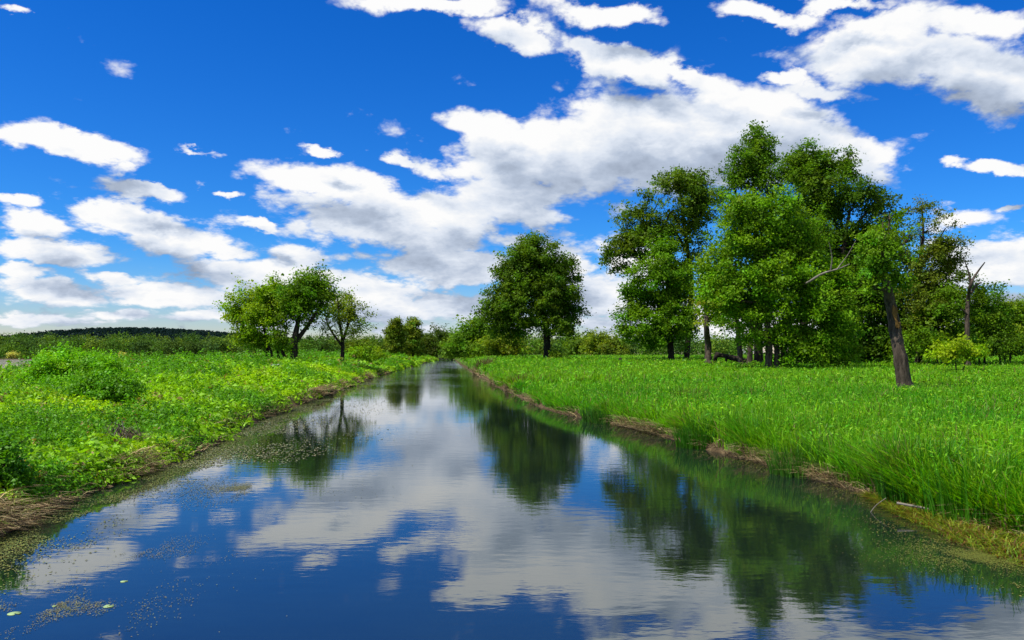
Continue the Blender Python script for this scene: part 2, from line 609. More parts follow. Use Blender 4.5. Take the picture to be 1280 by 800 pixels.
# --- left bank group
build_tree("maple_tree", "yellow-green bushy tree with thin stems, left neighbour of the dark trunked maple", "tree", 60,
           [[(333, 452, 4.5), (334, 428, 4), (326, 395, 3)], [(349, 452, 4), (346, 428, 3.5), (340, 400, 2.5)], [(341, 452, 3), (337, 435, 3), (318, 412, 2)]],
           [(308, 388, 22, 20, 1), (326, 372, 26, 16, 1), (343, 384, 22, 24, .9), (302, 410, 18, 14, .9), (330, 412, 24, 14, .8), (338, 424, 18, 10, .45), (316, 424, 14, 9, .45), (340, 360, 16, 9, .8), (312, 402, 24, 16, 1), (296, 396, 12, 12, .8), (330, 395, 26, 18, 1), (318, 418, 20, 12, .8), (326, 430, 16, 9, .45)],
           G_YEL, 3, .21, 30, .5, .15)
build_tree("maple_tree", "green spreading maple with dark forked trunk beside the yellow-green bushy tree", "tree", 59,
           [[(367, 452, 9), (368, 430, 8.5), (372, 405, 6), (377, 382, 4)], [(371, 426, 6), (388, 402, 4.5), (402, 380, 2.5)], [(361, 452, 4.5), (353, 440, 4), (346, 418, 3)]],
           [(374, 358, 26, 14, 1), (396, 356, 20, 12, .9), (356, 372, 20, 18, .9), (404, 370, 13, 11, .8), (384, 378, 22, 13, .7), (362, 396, 16, 18, .6), (395, 396, 12, 9, .4), (352, 424, 14, 16, .7), (372, 372, 28, 16, 1), (350, 390, 18, 14, .8), (348, 410, 16, 14, .8), (352, 430, 12, 9, .4)],
           (.050, .108, .010), 4, .21, 30, .5, .25)
build_tree("sparse_tree", "thin sparse half-leafed tree standing right of the forked maple", "tree", 62,
           [[(428, 446, 5), (428, 424, 4), (424, 400, 3), (422, 372, 1.4)], [(428, 428, 4), (436, 402, 3), (440, 378, 1.4)], [(427, 432, 3.2), (412, 410, 2.4), (406, 392, 1.2)]],
           [(423, 384, 20, 17, .85), (441, 394, 15, 20, .85), (410, 398, 14, 18, .85), (430, 410, 23, 15, .8), (430, 370, 12, 9, .8)],
           (.085, .13, .028), 5, .17, 20, .45, .2, twig=.9)
build_tree("slender_tree", "narrow brownish tree by the far canal bend, left one of the pair", "tree", 150,
           [[(494, 445, 3.4), (495, 425, 2.2), (495, 403, .8)]],
           [(495, 405, 5, 6, 2.2), (490, 415, 7, 6, 2), (500, 416, 7, 6, 2), (494, 425, 10, 7, 1.5), (494, 435, 10, 7, 1.2)], (.062, .095, .018), 6, .36, 22, .62, .1)
build_tree("slender_tree", "narrow greener tree by the far canal bend, right one of the pair", "tree", 155,
           [[(516, 445, 3), (516, 425, 2.0), (517, 401, .7)]],
           [(517, 403, 5, 6, 2.2), (513, 412, 7, 6, 2), (520, 419, 7, 6, 2), (514, 432, 11, 6, .8), (517, 438, 12, 6, .8)], (.072, .110, .022), 7, .36, 20, .62, .15)

# --- middle: lone tree and willows behind
build_tree("willow_tree", "hazy pale green rounded willow by the canal, left of the lone dark tree", "tree", 108,
           [[(598, 446, 5), (598, 425, 4), (596, 405, 3)]],
           [(593, 408, 18, 16, 1), (579, 424, 16, 15, 1), (608, 420, 21, 18, 1), (570, 435, 11, 10, 1), (592, 433, 26, 13, 1), (600, 402, 9, 7, .7)], G_HAZY, 8, .36, 34, .9)
build_tree("willow_tree", "yellowish round bush-like tree tucked below the lone dark tree's left side", "tree", 100,
           [[(632, 446, 4), (631, 425, 3)]],
           [(630, 424, 16, 12, 1), (622, 434, 16, 10, 1), (642, 434, 15, 11, 1)], (.082, .125, .022), 9, .34, 34, .85)
build_tree("maple_tree", "big dark round-crowned tree standing alone in the meadow beside the canal", "tree", 85,
           [[(684, 448, 10), (684, 430, 9), (681, 402, 7), (674, 365, 4)], [(682, 412, 5), (662, 392, 4), (645, 370, 2.5)], [(682, 408, 5), (698, 385, 3.5), (706, 360, 2)]],
           [(664, 338, 40, 28, 1), (640, 362, 26, 24, .95), (692, 366, 32, 30, .95), (668, 315, 28, 17, 1), (622, 386, 20, 18, .8), (708, 392, 21, 20, .9), (662, 380, 36, 26, .9),
            (646, 404, 26, 17, .9), (692, 404, 26, 15, .9), (704, 336, 16, 16, .9), (626, 404, 14, 13, .7), (650, 325, 16, 12, .9)],
           (.038, .080, .009), 10, .27, 34, .62, .05, val=.2)

# --- right-hand clump
build_tree("maple_tree", "airy tall tree reaching left above the low bright tree of the clump", "tree", 80,
           [[(858, 449, 7), (862, 400, 6.5), (864, 350, 6), (858, 300, 4.5), (852, 250, 2)], [(864, 345, 4.5), (842, 325, 3.5), (805, 318, 2), (780, 322, 1)], [(862, 320, 4), (840, 285, 3), (815, 268, 1.6)]],
           [(850, 226, 26, 14, .75), (872, 236, 18, 14, .7), (824, 246, 24, 13, .6), (806, 266, 26, 12, .55), (850, 262, 26, 16, .5), (787, 292, 24, 13, .5), (772, 318, 17, 12, .45),
            (826, 290, 24, 12, .45), (868, 285, 20, 18, .5), (810, 318, 20, 12, .4), (780, 272, 12, 9, .5), (858, 315, 24, 20, .5), (774, 335, 8, 10, .4), (842, 262, 26, 20, .6), (800, 300, 26, 16, .6), (874, 262, 16, 20, .6), (762, 318, 12, 9, .6), (846, 240, 26, 18, .9), (815, 285, 26, 16, .8), (868, 250, 20, 22, .9), (858, 300, 24, 18, .7), (790, 305, 22, 13, .7)],
           (.042, .084, .012), 11, .27, 26, .62, .1, twig=.8)
build_tree("maple_tree", "low bright green tree with a dense cone crown at the clump's canal side", "tree", 76,
           [[(839, 449, 8), (838, 420, 7), (836, 385, 5), (832, 340, 2.5)], [(839, 425, 5), (822, 400, 3.5), (805, 380, 2)]],
           [(830, 318, 16, 16, 1), (820, 342, 26, 18, 1), (846, 350, 18, 24, 1), (806, 368, 25, 20, 1), (840, 378, 28, 22, 1), (798, 396, 25, 18, .9), (828, 404, 32, 18, 1),
            (852, 405, 14, 20, .9), (790, 415, 16, 10, .6), (820, 425, 28, 9, .7)],
           (.050, .116, .008), 12, .26, 38, .62)
build_tree("birch_tree", "pale-leafed slim tree with grey trunk between the low bright tree and the great maple", "tree", 63,
           [[(885, 453, 8.5), (885, 430, 8), (883, 405, 6), (886, 370, 4), (890, 335, 2)]],
           [(888, 350, 15, 20, .6), (880, 378, 13, 18, .6), (896, 385, 15, 20, .6), (884, 402, 18, 9, .6)], (.11, .15, .03), 13, .2, 30, .5, .1, bark=M_BARK)
build_tree("maple_tree", "two-stemmed tree standing just left of the great maple's thick trunk", "tree", 60,
           [[(926, 454, 7), (924, 430, 6), (921, 400, 5), (918, 360, 3)], [(937, 454, 7), (938, 430, 6.5), (940, 400, 5), (943, 360, 3)]],
           [(918, 385, 22, 20, .8), (942, 375, 24, 24, .8), (905, 400, 16, 12, .7), (930, 405, 28, 10, .7)], G_MID, 14, .2, 32, .5, bark=M_BARK)
r4 = build_tree("maple_tree", "great broad green maple with thick clustered trunk and bare grey boughs, front of the clump", "tree", 51,
           [[(961, 459, 9), (961, 430, 8.5), (959, 400, 7.5), (957, 350, 6), (952, 290, 3)], [(981, 459, 8), (980, 430, 7.5), (988, 395, 6), (1003, 350, 4)], [(971, 459, 7), (969, 428, 6.5), (948, 385, 5), (925, 335, 3)]],
           [(948, 268, 36, 24, 1), (918, 295, 30, 26, .95), (980, 285, 38, 28, 1), (950, 310, 46, 30, 1), (905, 330, 26, 26, .95), (1003, 318, 34, 30, 1), (922, 358, 36, 26, 1),
            (965, 355, 46, 32, 1), (1012, 362, 34, 30, 1), (900, 372, 24, 20, .8), (985, 400, 44, 24, 1), (935, 395, 30, 18, .8), (1025, 395, 28, 22, 1), (1000, 425, 36, 14, .8), (1032, 335, 18, 22, .9), (925, 255, 18, 14, .8), (1030, 420, 34, 20, 1), (1050, 390, 20, 26, 1), (985, 418, 26, 12, .6), (1045, 350, 16, 20, .9), (1000, 442, 30, 10, .9), (945, 420, 24, 12, .7), (1040, 440, 30, 10, 1), (985, 250, 22, 16, .9)],
           (.062, .135, .011), 15, .19, 36, .5, val=.2, bark=M_BARK)
build_tree("maple_tree", "tallest tree of the clump, its narrow top rising above the great maple", "tree", 66,
           [[(948, 455, 11), (948, 380, 9), (945, 300, 7), (942, 240, 4), (943, 175, 1.5)], [(945, 290, 5), (925, 255, 3), (915, 228, 1.5)]],
           [(946, 178, 19, 15, .8), (936, 200, 22, 14, .8), (958, 202, 14, 15, .7), (922, 222, 20, 14, .8), (950, 226, 20, 15, .8), (908, 246, 16, 14, .8), (935, 255, 34, 18, .9), (945, 163, 7, 8, .5)],
           (.042, .098, .012), 16, .22, 34, .52, .05, twig=.6)
build_tree("maple_tree", "second tallest tree of the clump with a flat top right of the tallest", "tree", 64,
           [[(1002, 457, 10), (1006, 380, 9), (1010, 300, 7), (1018, 230, 3.5), (1022, 200, 2)], [(1012, 290, 5), (1040, 240, 3), (1050, 210, 1.6)]],
           [(1010, 200, 28, 17, .9), (1036, 205, 24, 17, .9), (992, 222, 20, 16, .9), (1022, 232, 34, 18, 1), (1052, 198, 12, 12, .5), (1058, 214, 12, 10, .5), (1008, 258, 32, 20, 1), (1040, 258, 24, 16, .7), (1010, 290, 30, 24, 1)],
           (.042, .092, .011), 17, .22, 34, .52, .05, twig=.6)
build_tree("maple_tree", "dark-leaved tree with arching top on the clump's right side", "tree", 62,
                [[(1046, 456, 9), (1050, 380, 8), (1055, 310, 6), (1062, 265, 3.5)], [(1056, 300, 4), (1085, 265, 3), (1105, 268, 1.6)]],
                [(1072, 244, 30, 14, .9), (1098, 256, 20, 14, .8), (1112, 272, 14, 13, .6), (1056, 300, 30, 20, .9), (1085, 290, 26, 20, .9), (1062, 338, 34, 24, 1.1), (1052, 375, 34, 26, 1.1),
                 (1085, 380, 30, 26, 1.1), (1060, 415, 38, 22, 1.1), (1095, 415, 28, 22, 1.1), (1080, 336, 26, 26, 1), (1116, 400, 22, 26, 1), (1040, 436, 34, 9, .8), (1090, 436, 34, 10, 1), (1128, 425, 18, 16, 1), (1112, 372, 18, 22, .9), (1030, 300, 20, 20, .9)],
                (.030, .070, .010), 18, .22, 36, .55)
org = np.array(r4.location)
for pth in ([(1004, 356, 50.6, 2.6), (1012, 352, 47.6, 2.4), (1028, 342, 47.2, 2.0), (1048, 336, 47.0, 1.4), (1062, 330, 46.8, .7)],
            [(1038, 339, 47.1, 1.5), (1040, 322, 46.9, 1.1), (1036, 302, 46.6, .5)],
            [(1046, 337, 47, 1.2), (1060, 318, 46.8, .8), (1070, 300, 46.6, .4)]):
    w = Wood()
    pts = smooth_path([[*(at(a, b_, yy) - org), max(.012, rr * .03)] for a, b_, yy, rr in pth], 12)
    w.add(pts[:, :3], pts[:, 3], 6, .08)
    o = link("bare_bough", w.mesh("bare_bough", M_BARK_PALE), r4)
    o["label"] = "bare grey dead bough"

r8 = build_tree("leaning_tree", "leaning thick-trunked tree with a bright bark-stripped patch, alone in the meadow grass", "tree", 27,
                [[(1131, 484, 19), (1126, 450, 16), (1119, 412, 14.5), (1113, 380, 12.5), (1107, 350, 10.5), (1104, 335, 7), (1103, 315, 3)]],
                [(1106, 318, 18, 18, .9), (1094, 338, 15, 18, .8), (1120, 300, 15, 20, .6), (1090, 362, 13, 12, .7), (1104, 290, 16, 16, .6), (1124, 335, 12, 14, .6), (1084, 305, 13, 16, .6), (1080, 345, 10, 14, .5), (1112, 275, 18, 15, .8), (1128, 316, 16, 16, .8), (1096, 318, 16, 18, 1), (1138, 300, 14, 14, .6), (1118, 345, 16, 14, .8), (1100, 300, 18, 16, .9)],
                (.055, .125, .014), 19, .115, 26, .24, bark=M_BARK, sink=.1)
# stripped patch: a shell hugging the front-left of the trunk
org = np.array(r8.location)
ctr = smooth_path([[*(at(a, b_, 27) - org), w_ * .0135] for a, b_, w_ in [(1126, 450, 16), (1119, 412, 14.5), (1113, 380, 12.5), (1107, 350, 10.5)]], 31)
sel = ctr[10:20]
k, ph = len(sel), np.linspace(0, 1, 9)
lo_ = R(-112) + R(26) * (vnoise(np.arange(k) * .8, 1, 0, 5) - .5); hi_ = R(-62) + R(40) * (vnoise(np.arange(k) * .9, 9, 0, 6) - .5)
lo_[[0, -1]] += R(14); hi_[[0, -1]] -= R(10)
ANG = lo_[:, None] + (hi_ - lo_)[:, None] * ph[None]
wob = .018 + .006 * np.sin(np.arange(k))
Vp = np.stack([sel[:, 0:1] + (sel[:, 3] + wob)[:, None] * np.cos(ANG), sel[:, 1:2] + (sel[:, 3] + wob)[:, None] * np.sin(ANG), sel[:, 2:3] + .05 * np.sin(ANG * 11)], -1)
i, j = np.meshgrid(np.arange(k - 1), np.arange(8), indexing='ij')
Fp = np.stack([i * 9 + j, i * 9 + j + 1, (i + 1) * 9 + j + 1, (i + 1) * 9 + j], -1).reshape(-1, 4)
o = link("stripped_patch", make_mesh("stripped_patch", Vp, Fp, M_STRIP, smooth=True), r8)
sd = o.modifiers.new("thick", 'SOLIDIFY'); sd.thickness = .05; sd.offset = -1

build_tree("ash_tree", "thin airy grey-green tree showing sky, between the leaning trunk and the dead snag", "tree", 60,
           [[(1148, 442, 8), (1149, 380, 7), (1150, 330, 5), (1154, 290, 3), (1152, 256, 1.2)], [(1150, 335, 4), (1170, 305, 2.5), (1182, 285, 1.2)], [(1150, 345, 3.5), (1172, 340, 2.4), (1192, 325, 1.2)]],
           [(1152, 264, 18, 14, .8), (1166, 284, 22, 15, .8), (1146, 292, 16, 16, .75), (1184, 308, 19, 15, .8), (1162, 314, 22, 17, .7), (1140, 325, 18, 20, .8), (1190, 334, 17, 15, .8), (1168, 346, 28, 17, .75),
            (1146, 360, 24, 20, .9), (1180, 368, 20, 15, .8), (1150, 385, 28, 20, 1), (1150, 415, 32, 20, 1), (1176, 400, 22, 20, .9)],
           (.055, .082, .022), 20, .19, 26, .48, .1, twig=.9)
build_tree("dead_tree", "bare dead snag with a forked crooked top above the bushes", "tree", 56,
           [[(1209, 436, 6.5), (1209, 405, 5.6), (1210, 375, 4.8), (1214, 354, 3.2), (1222, 340, 2.4), (1231, 328, 1.2)], [(1214, 358, 3), (1210, 338, 1.8), (1204, 322, .8)], [(1214, 366, 3.4), (1221, 356, 2.6), (1227, 353, 1.2)], [(1210, 395, 3), (1204, 388, 2), (1201, 386, .8)]],
           [], G_MID, 21, bark=M_BARK)

# bushes on the right
BG = "bushes along the far edge of the right meadow"
for (Y, lb, cl, lab, sd_, grp) in [
    (58, [(1178, 392, 26, 24, 1), (1160, 412, 24, 20, 1), (1190, 368, 18, 14, .7), (1186, 416, 28, 18, 1), (1150, 430, 28, 12, 1), (1190, 432, 30, 11, 1)], (.050, .105, .012), "leafy bush left of the dead snag, under the airy grey-green tree", 31, BG),
    (60, [(1224, 362, 16, 14, .7), (1230, 385, 24, 20, 1), (1222, 408, 26, 18, 1), (1214, 392, 14, 18, .8), (1230, 428, 34, 13, 1), (1242, 400, 18, 16, 1)], (.046, .098, .012), "loose-topped bush right behind the dead snag", 32, BG),
    (64, [(1256, 398, 22, 18, 1), (1272, 402, 22, 20, 1), (1258, 420, 30, 14, 1), (1286, 396, 20, 18, .9), (1270, 432, 36, 10, 1)], (.070, .125, .015), "yellower bush at the right end of the meadow edge", 33, BG),
    (72, [(1310, 396, 30, 24, .9), (1345, 402, 30, 24, .9), (1330, 420, 40, 14, 1)], (.055, .11, .014), "broad bush beyond the yellower bush at the meadow edge", 34, BG),
]:
    bxx, byy = lb[0][0], 440
    build_tree("bush", lab, "bush", Y, [[(bxx, byy, 2.4), (bxx - 2, byy - 20, 1.8)], [(bxx + 6, byy, 2.4), (bxx + 9, byy - 22, 1.6)], [(bxx - 6, byy, 2.0), (bxx - 10, byy - 18, 1.4)]],
               lb, cl, sd_, .2, 32, .5, group=grp, part='foliage', stem='stem')
build_tree("bush", "small bright yellow-green shrub in the meadow in front of the dead snag", "bush", 44,
           [[(1195, 452, 1.6), (1194, 440, 1.2)], [(1203, 452, 1.5), (1210, 442, 1)]],
           [(1185, 440, 17, 8, 1), (1204, 437, 18, 9, 1), (1220, 442, 13, 7, .8), (1196, 430, 12, 6, .7)], (.115, .185, .015), 35, .16, 30, .36, part='foliage', stem='stem')
build_tree("bush", "tiny grey-green shrub at the foot of the lone dark tree", "bush", 82,
           [[(697, 450, 1.2), (697, 443, 1)]], [(697, 444, 8, 5, .9), (692, 446, 6, 4, .8)], (.07, .12, .02), 36, .2, 24, .4, part='foliage', stem='stem')
build_tree("bush", "low round shrub on the left bank right of the thin sparse tree", "bush", 74,
           [[(456, 446, 1.4), (455, 440, 1)]], [(456, 441, 14, 6, 1), (468, 443, 12, 5, .9), (446, 443, 8, 4, .8)], (.085, .155, .014), 37, .2, 28, .42, part='foliage', stem='stem')
# left bank nettle mounds
build_tree("bush", "tall domed mound of nettles on the left bank at the back", "bush", 24,
           [[(90, 500, 1.4), (88, 470, 1.0)], [(70, 500, 1.4), (66, 470, 1)], [(115, 500, 1.4), (120, 472, 1)]],
           [(88, 456, 36, 20, 1), (62, 468, 26, 16, 1), (118, 462, 28, 18, 1), (95, 480, 48, 20, 1), (142, 472, 20, 14, .9), (45, 482, 18, 14, .9)],
           (.075, .20, .010), 38, .085, 52, .22, part='foliage', stem='stem', mat=M_WEED)
build_tree("bush", "darker low clump of broad leaves in front of the domed nettle mound", "bush", 18,
           [[(125, 505, 1.4), (124, 480, 1.0)], [(145, 505, 1.4), (150, 482, 1)]],
           [(122, 482, 24, 14, 1), (146, 484, 22, 13, 1), (134, 494, 30, 12, 1), (108, 490, 14, 10, .9)],
           (.050, .140, .011), 39, .070, 50, .18, part='foliage', stem='stem', mat=M_WEED)
build_tree("bush", "dark leafy weed clump overhanging the water at the left picture edge", "bush", 8.6,
           [[(4, 640, 1.6), (5, 580, 1.2)], [(-14, 640, 1.6), (-10, 570, 1.2)]],
           [(4, 566, 20, 26, .8), (-14, 590, 30, 34, 1), (10, 606, 18, 26, .8), (-6, 640, 22, 22, .8), (-40, 560, 30, 36, 1)],
           (.040, .120, .012), 40, .055, 26, .115, part='foliage', stem='stem', mat=M_WEED)

# trees at the canal's far bend, one by one
FG = "trees round the far bend of the canal"
fr = np.random.default_rng(5)
for px, py, w, Y, lab, c in [
    (470, 431, 13, 215, "low dark tree far off, left of the narrow pair at the bend", G_DARK),
    (532, 424, 12, 225, "small dark tree far off, just right of the narrow pair", (.035, .062, .018)),
    (546, 419, 15, 235, "rounded dark tree closing the canal's far end", (.030, .058, .020)),
    (560, 424, 12, 230, "dark tree far off, left against the hazy willow", (.036, .066, .018)),
    (450, 428, 14, 205, "pale far tree behind the low round shrub", (.055, .09, .02)),
    (725, 428, 16, 165, "dim far tree just right of the lone dark tree", (.045, .085, .02)),
    (748, 424, 17, 160, "lighter far tree between the lone dark tree and the clump", (.075, .115, .022)),
    (768, 430, 14, 150, "low far tree touching the clump's left edge", (.055, .085, .018)),
]:
    h = 446 - py
    build_tree("broadleaf_tree", lab, "tree", Y, [[(px, 447, 2.4), (px, py + 4, 1.4)]],
               [(px, py, w * .8, h * .35, .9), (px - w * .5, py + h * .35, w * .7, h * .35, .9), (px + w * .5, py + h * .3, w * .7, h * .38, .9), (px, py + h * .55, w, h * .35, .9)],
               c, int(fr.integers(1e6)), .55, 20, 1.1, group=FG)


# ------------------------------------------------------------------ far woods (one mass each)
def wood(name, label, centres, cols, seed, leaf, n_clu, per):
    r = np.random.default_rng(seed)
    parts = []
    for (x, y, z0, w, h), c in zip(centres, cols):
        d = unit(r.normal(0, 1, (n_clu, 3)))
        q = r.random(n_clu) ** .4
        P = np.array([x, y, z0 + h * .5]) + d * q[:, None] * np.array([w * .5, w * .5, h * .5])
        rep = np.repeat(np.arange(n_clu), per)
        LPp = P[rep] + r.normal(0, 1, (len(rep), 3)) * w * .07
        N = unit(r.normal(0, .7, (len(rep), 3)) + d[rep] * .6 + np.array([0, 0, .7]))
        cl = jitter(np.array(c) * np.array([1.7, 1.75, 1.2]), n_clu, .10, .06, r)[rep] * (1 + r.normal(0, .08, (len(rep), 1)))
        parts.append(leaves(LPp, N, leaf * r.uniform(.7, 1.3, len(rep)), cl.clip(.002, .5), r, .8))
    V, F, C = join(parts)
    o = link(name, make_mesh(name, V, F, M_WOODS, C))
    tag(o, label, "wood", kind='stuff')
    return o


pal = np.array([(.036, .080, .014), (.058, .115, .016), (.080, .125, .020), (.030, .062, .020), (.048, .085, .024)])
cs, cl = [], []
for k in range(330):
    x = fr.uniform(-330, -20)
    row = fr.random()
    y = 250 + row * 110 + (abs(x + 20) * .02)
    h = fr.uniform(4.5, 7.8) + row * 4.0
    cs.append((x, y, float(height(x, y)) - .2, fr.uniform(6, 11), h)); cl.append(pal[fr.integers(5)] * fr.uniform(.8, 1.2))
wood("far_wood", "distant mixed green wood across the pond beneath the hill", cs, cl, 61, .62, 70, 9)
cs, cl = [], []
for k in range(330):
    x = fr.uniform(-15, 260)
    y = fr.uniform(185, 260) if x < 70 else fr.uniform(120, 220)
    h = fr.uniform(4.2, 6.8) * (1 if x < 70 else 1.1)
    cs.append((x, y, float(height(x, y)) - .2, fr.uniform(5, 9), h)); cl.append(pal[fr.integers(5)] * fr.uniform(.9, 1.3))
wood("meadow_wood", "low distant wood behind the right meadow and the tree clump", cs, cl, 62, .5, 60, 9)
# scrub fringe on the pond's far shore
cs, cl = [], []
for k in range(150):
    x = fr.uniform(-280, -30)
    y = 243 + fr.uniform(-6, 4)
    cs.append((x, y, float(height(x, y)) - .1, fr.uniform(2, 6), fr.uniform(1.0, 3.2))); cl.append(pal[fr.integers(5)] * fr.uniform(.6, 1.1))
wood("shore_scrub", "dark scrub fringing the far shore of the pond", cs, cl, 63, .45, 22, 7)
for px, lab in ((14, "pale flowering bush on the pond's far shore at the left"), (153, "whitish flowering bush on the pond's far shore by the hill's middle")):
    build_tree("bush", lab, "bush", 238, [[(px, 450, .8), (px, 446, .6)]], [(px, 444, 5, 3, .9), (px + 5, 445, 4, 2.5, .8)], (.30, .29, .24), px, .35, 18, .6, part='foliage', stem='stem')

# hill: land form and the forest that covers it
hx = np.linspace(-1900, 500, 121)
hy = np.linspace(1150, 2300, 60)
HX, HY = np.meshgrid(hx, hy)


def hillz(x, y):
    px = 640 + x / 1500.0 * 1000
    prof = np.interp(px, [-600, -150, 0, 40, 80, 110, 140, 190, 230, 270, 300, 340, 420, 520, 700, 900], [10, 6, 8, 15, 23, 28.5, 31, 31, 29, 26, 24, 20, 12, 7, 4, 2])
    t = np.clip(1 - ((y - 1550) / 420) ** 2, 0, 1)
    return prof * 1.5 * t ** .8 - 3


m, nt, out = new_mat("hill_forest_floor")
tc = nt.nodes.new("ShaderNodeTexCoord")
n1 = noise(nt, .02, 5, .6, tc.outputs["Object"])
c = ramp(nt, n1.outputs[0], [(.35, (.012, .028, .026)), (.65, (.02, .045, .036))])  # ground tone carries the same painted cloud shadow as the trees
p = nt.nodes.new("ShaderNodeBsdfPrincipled"); p.inputs["Roughness"].default_value = 1
nt.links.new(c.outputs[0], p.inputs["Base Color"]); nt.links.new(p.outputs[0], out.inputs[0])
nr, nc = HX.shape
i, j = np.meshgrid(np.arange(nr - 1), np.arange(nc - 1), indexing='ij')
F = np.stack([i * nc + j, i * nc + j + 1, (i + 1) * nc + j + 1, (i + 1) * nc + j], -1).reshape(-1, 4)
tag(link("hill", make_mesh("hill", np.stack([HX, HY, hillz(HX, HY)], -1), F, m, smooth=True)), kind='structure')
n = 9000
x, y = fr.uniform(-1300, 200, n), fr.uniform(1160, 1600, n)
z = hillz(x, y)
k = z > 0
x, y, z = x[k], y[k], z[k]
parts = []
r_ = fr.uniform(2.5, 5, len(x))
for q in range(14):
    d = unit(fr.normal(0, 1, (len(x), 3)) + np.array([0, -.3, .5]))
    P = np.stack([x, y, z + r_ * .6], 1) + d * r_[:, None] * np.array([1, 1, 1.1])
    parts.append(leaves(P, unit(d + fr.normal(0, .4, d.shape)), 3.6 * fr.uniform(.6, 1.2, len(x)), jitter((.008, .022, .022), len(x), .25, .1, fr), fr, .85))  # cloud shadow over the hill is put into this very dark leaf colour
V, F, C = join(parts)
tag(link("hill_forest", make_mesh("hill_forest", V, F, M_WOODS, C)), "forest covering the distant low hill, cloud shadow painted into its dark colour", "forest", kind='stuff')


# ------------------------------------------------------------------ ground cover
def scatter(n, y0, y1, side, d0, d1, r, xlim=.86):
    """Points on one bank: d metres from the waterline, kept to the wedge the place shows (with margin)."""
    y = np.sqrt(r.uniform(y0 ** 2, y1 ** 2, n))
    lim = xlim * y + 1.5
    if side > 0:
        e = right(y) + shelf(y)
        hi = np.minimum(np.maximum(lim - e, d0 + .3), d1)
        d = r.uniform(0, 1, n)
        keep = d < 1
        x = e + d0 + d * (hi - d0)
    else:
        e = left(y)
        hi = np.minimum(np.maximum(lim + e, d0 + .3), d1)
        d = r.uniform(0, 1, n)
        keep = d < 1
        x = e - d0 - d * (hi - d0)
    x, y = x[keep], y[keep]
    return np.stack([x, y, height(x, y) - .02], 1)


def patch(P, s, seed):
    return fbm(P[:, 0] * s, P[:, 1] * s, seed, 4)


# right meadow: grass
r = np.random.default_rng(101)
parts = []
for (n, y0, y1, h, w, sg) in [(62000, 5.5, 15, .44, .015, 4), (105000, 15, 28, .40, .023, 3), (110000, 28, 50, .36, .038, 3), (110000, 50, 85, .36, .060, 2), (60000, 85, 135, .36, .10, 2)]:
    P = scatter(n, y0, y1, 1, .10, 200, r)
    if y0 < 50:        # the fringe at the waterline
        ye = np.exp(r.uniform(math.log(y0), math.log(y1), 14000)); xe = right(ye) + shelf(ye) + np.abs(r.normal(0, .14, 14000)) + .07
        kk = r.random(14000) < sstep(.36, .6, fbm(ye * .7, 3.3, 19))
        P = np.concatenate([P, np.stack([xe, ye, height(xe, ye) - .02], 1)[kk]])
    nn = len(P)
    edge = P[:, 0] - right(P[:, 1]) - shelf(P[:, 1])
    pa = patch(P, .22, 3)
    pb = patch(P, .9, 4)
    keep = r.random(nn) < np.where(edge < .3, .7, 1) * (.55 + .9 * pb)
    P, pa, pb, edge = P[keep], pa[keep], pb[keep], edge[keep]
    nn = len(P)
    hh = .95 * h * (.35 + .6 * pa + .75 * pb) * r.uniform(.5, 1.3, nn)
    az = r.uniform(0, 2 * math.pi, nn)
    ov = edge < .35
    az[ov] = math.pi + r.normal(0, 1.5, ov.sum())
    dry = r.random(nn) < (.035 + .10 * (pb > .62))
    c = jitter((.125, .350, .004), nn, .38, .22, r)
    c = c * (1 + (pa[:, None] - .5) * np.array([[1.2, .35, .6]]))
    yel = patch(P, .11, 6)[:, None]
    c = c * (1 - .0) + np.clip(yel - .5, 0, 1) * np.array([[.16, .10, .0]])
    bl_ = sstep(.54, .68, patch(P, .7, 9))[:, None]
    c = c * (1 - bl_) + c * np.array([[.66, .80, 1.2]]) * bl_          # bluer sedge between the grass
    hh = hh * (1 + .12 * bl_[:, 0])
    c[dry] = jitter((.24, .19, .065), dry.sum(), .2, .1, r)
    parts.append(blades(P, hh, w * 1.2 * r.uniform(.6, 1.4, nn), r.uniform(.05, .95, nn), az, c.clip(.002, .6), sg, r=r))
V, F, C = join(parts)
for (n, y0, y1, lf) in [(20000, 5.5, 14, .06), (26000, 14, 28, .085), (24000, 28, 55, .14), (20000, 55, 100, .24)]:   # lighter broad leaves standing among the blades
    P = scatter(n, y0, y1, 1, .15, 200, r)
    nn = len(P)
    P[:, 2] += r.uniform(.10, .50, nn) * (.3 + .75 * patch(P, .22, 3) + .5 * patch(P, .9, 4))
    c = jitter((.17, .40, .012), nn, .35, .2, r)
    parts.append(leaves(P, r.normal(0, .6, (nn, 3)) + np.array([0, 0, .7]), lf * r.uniform(.6, 1.6, nn), c.clip(.002, .6), r, .26))
V, F, C = join(parts)
tag(link("meadow_grass", make_mesh("meadow_grass", V, F, M_GRASS, C)), "fresh green meadow grass on the right bank", "grass", kind='stuff')

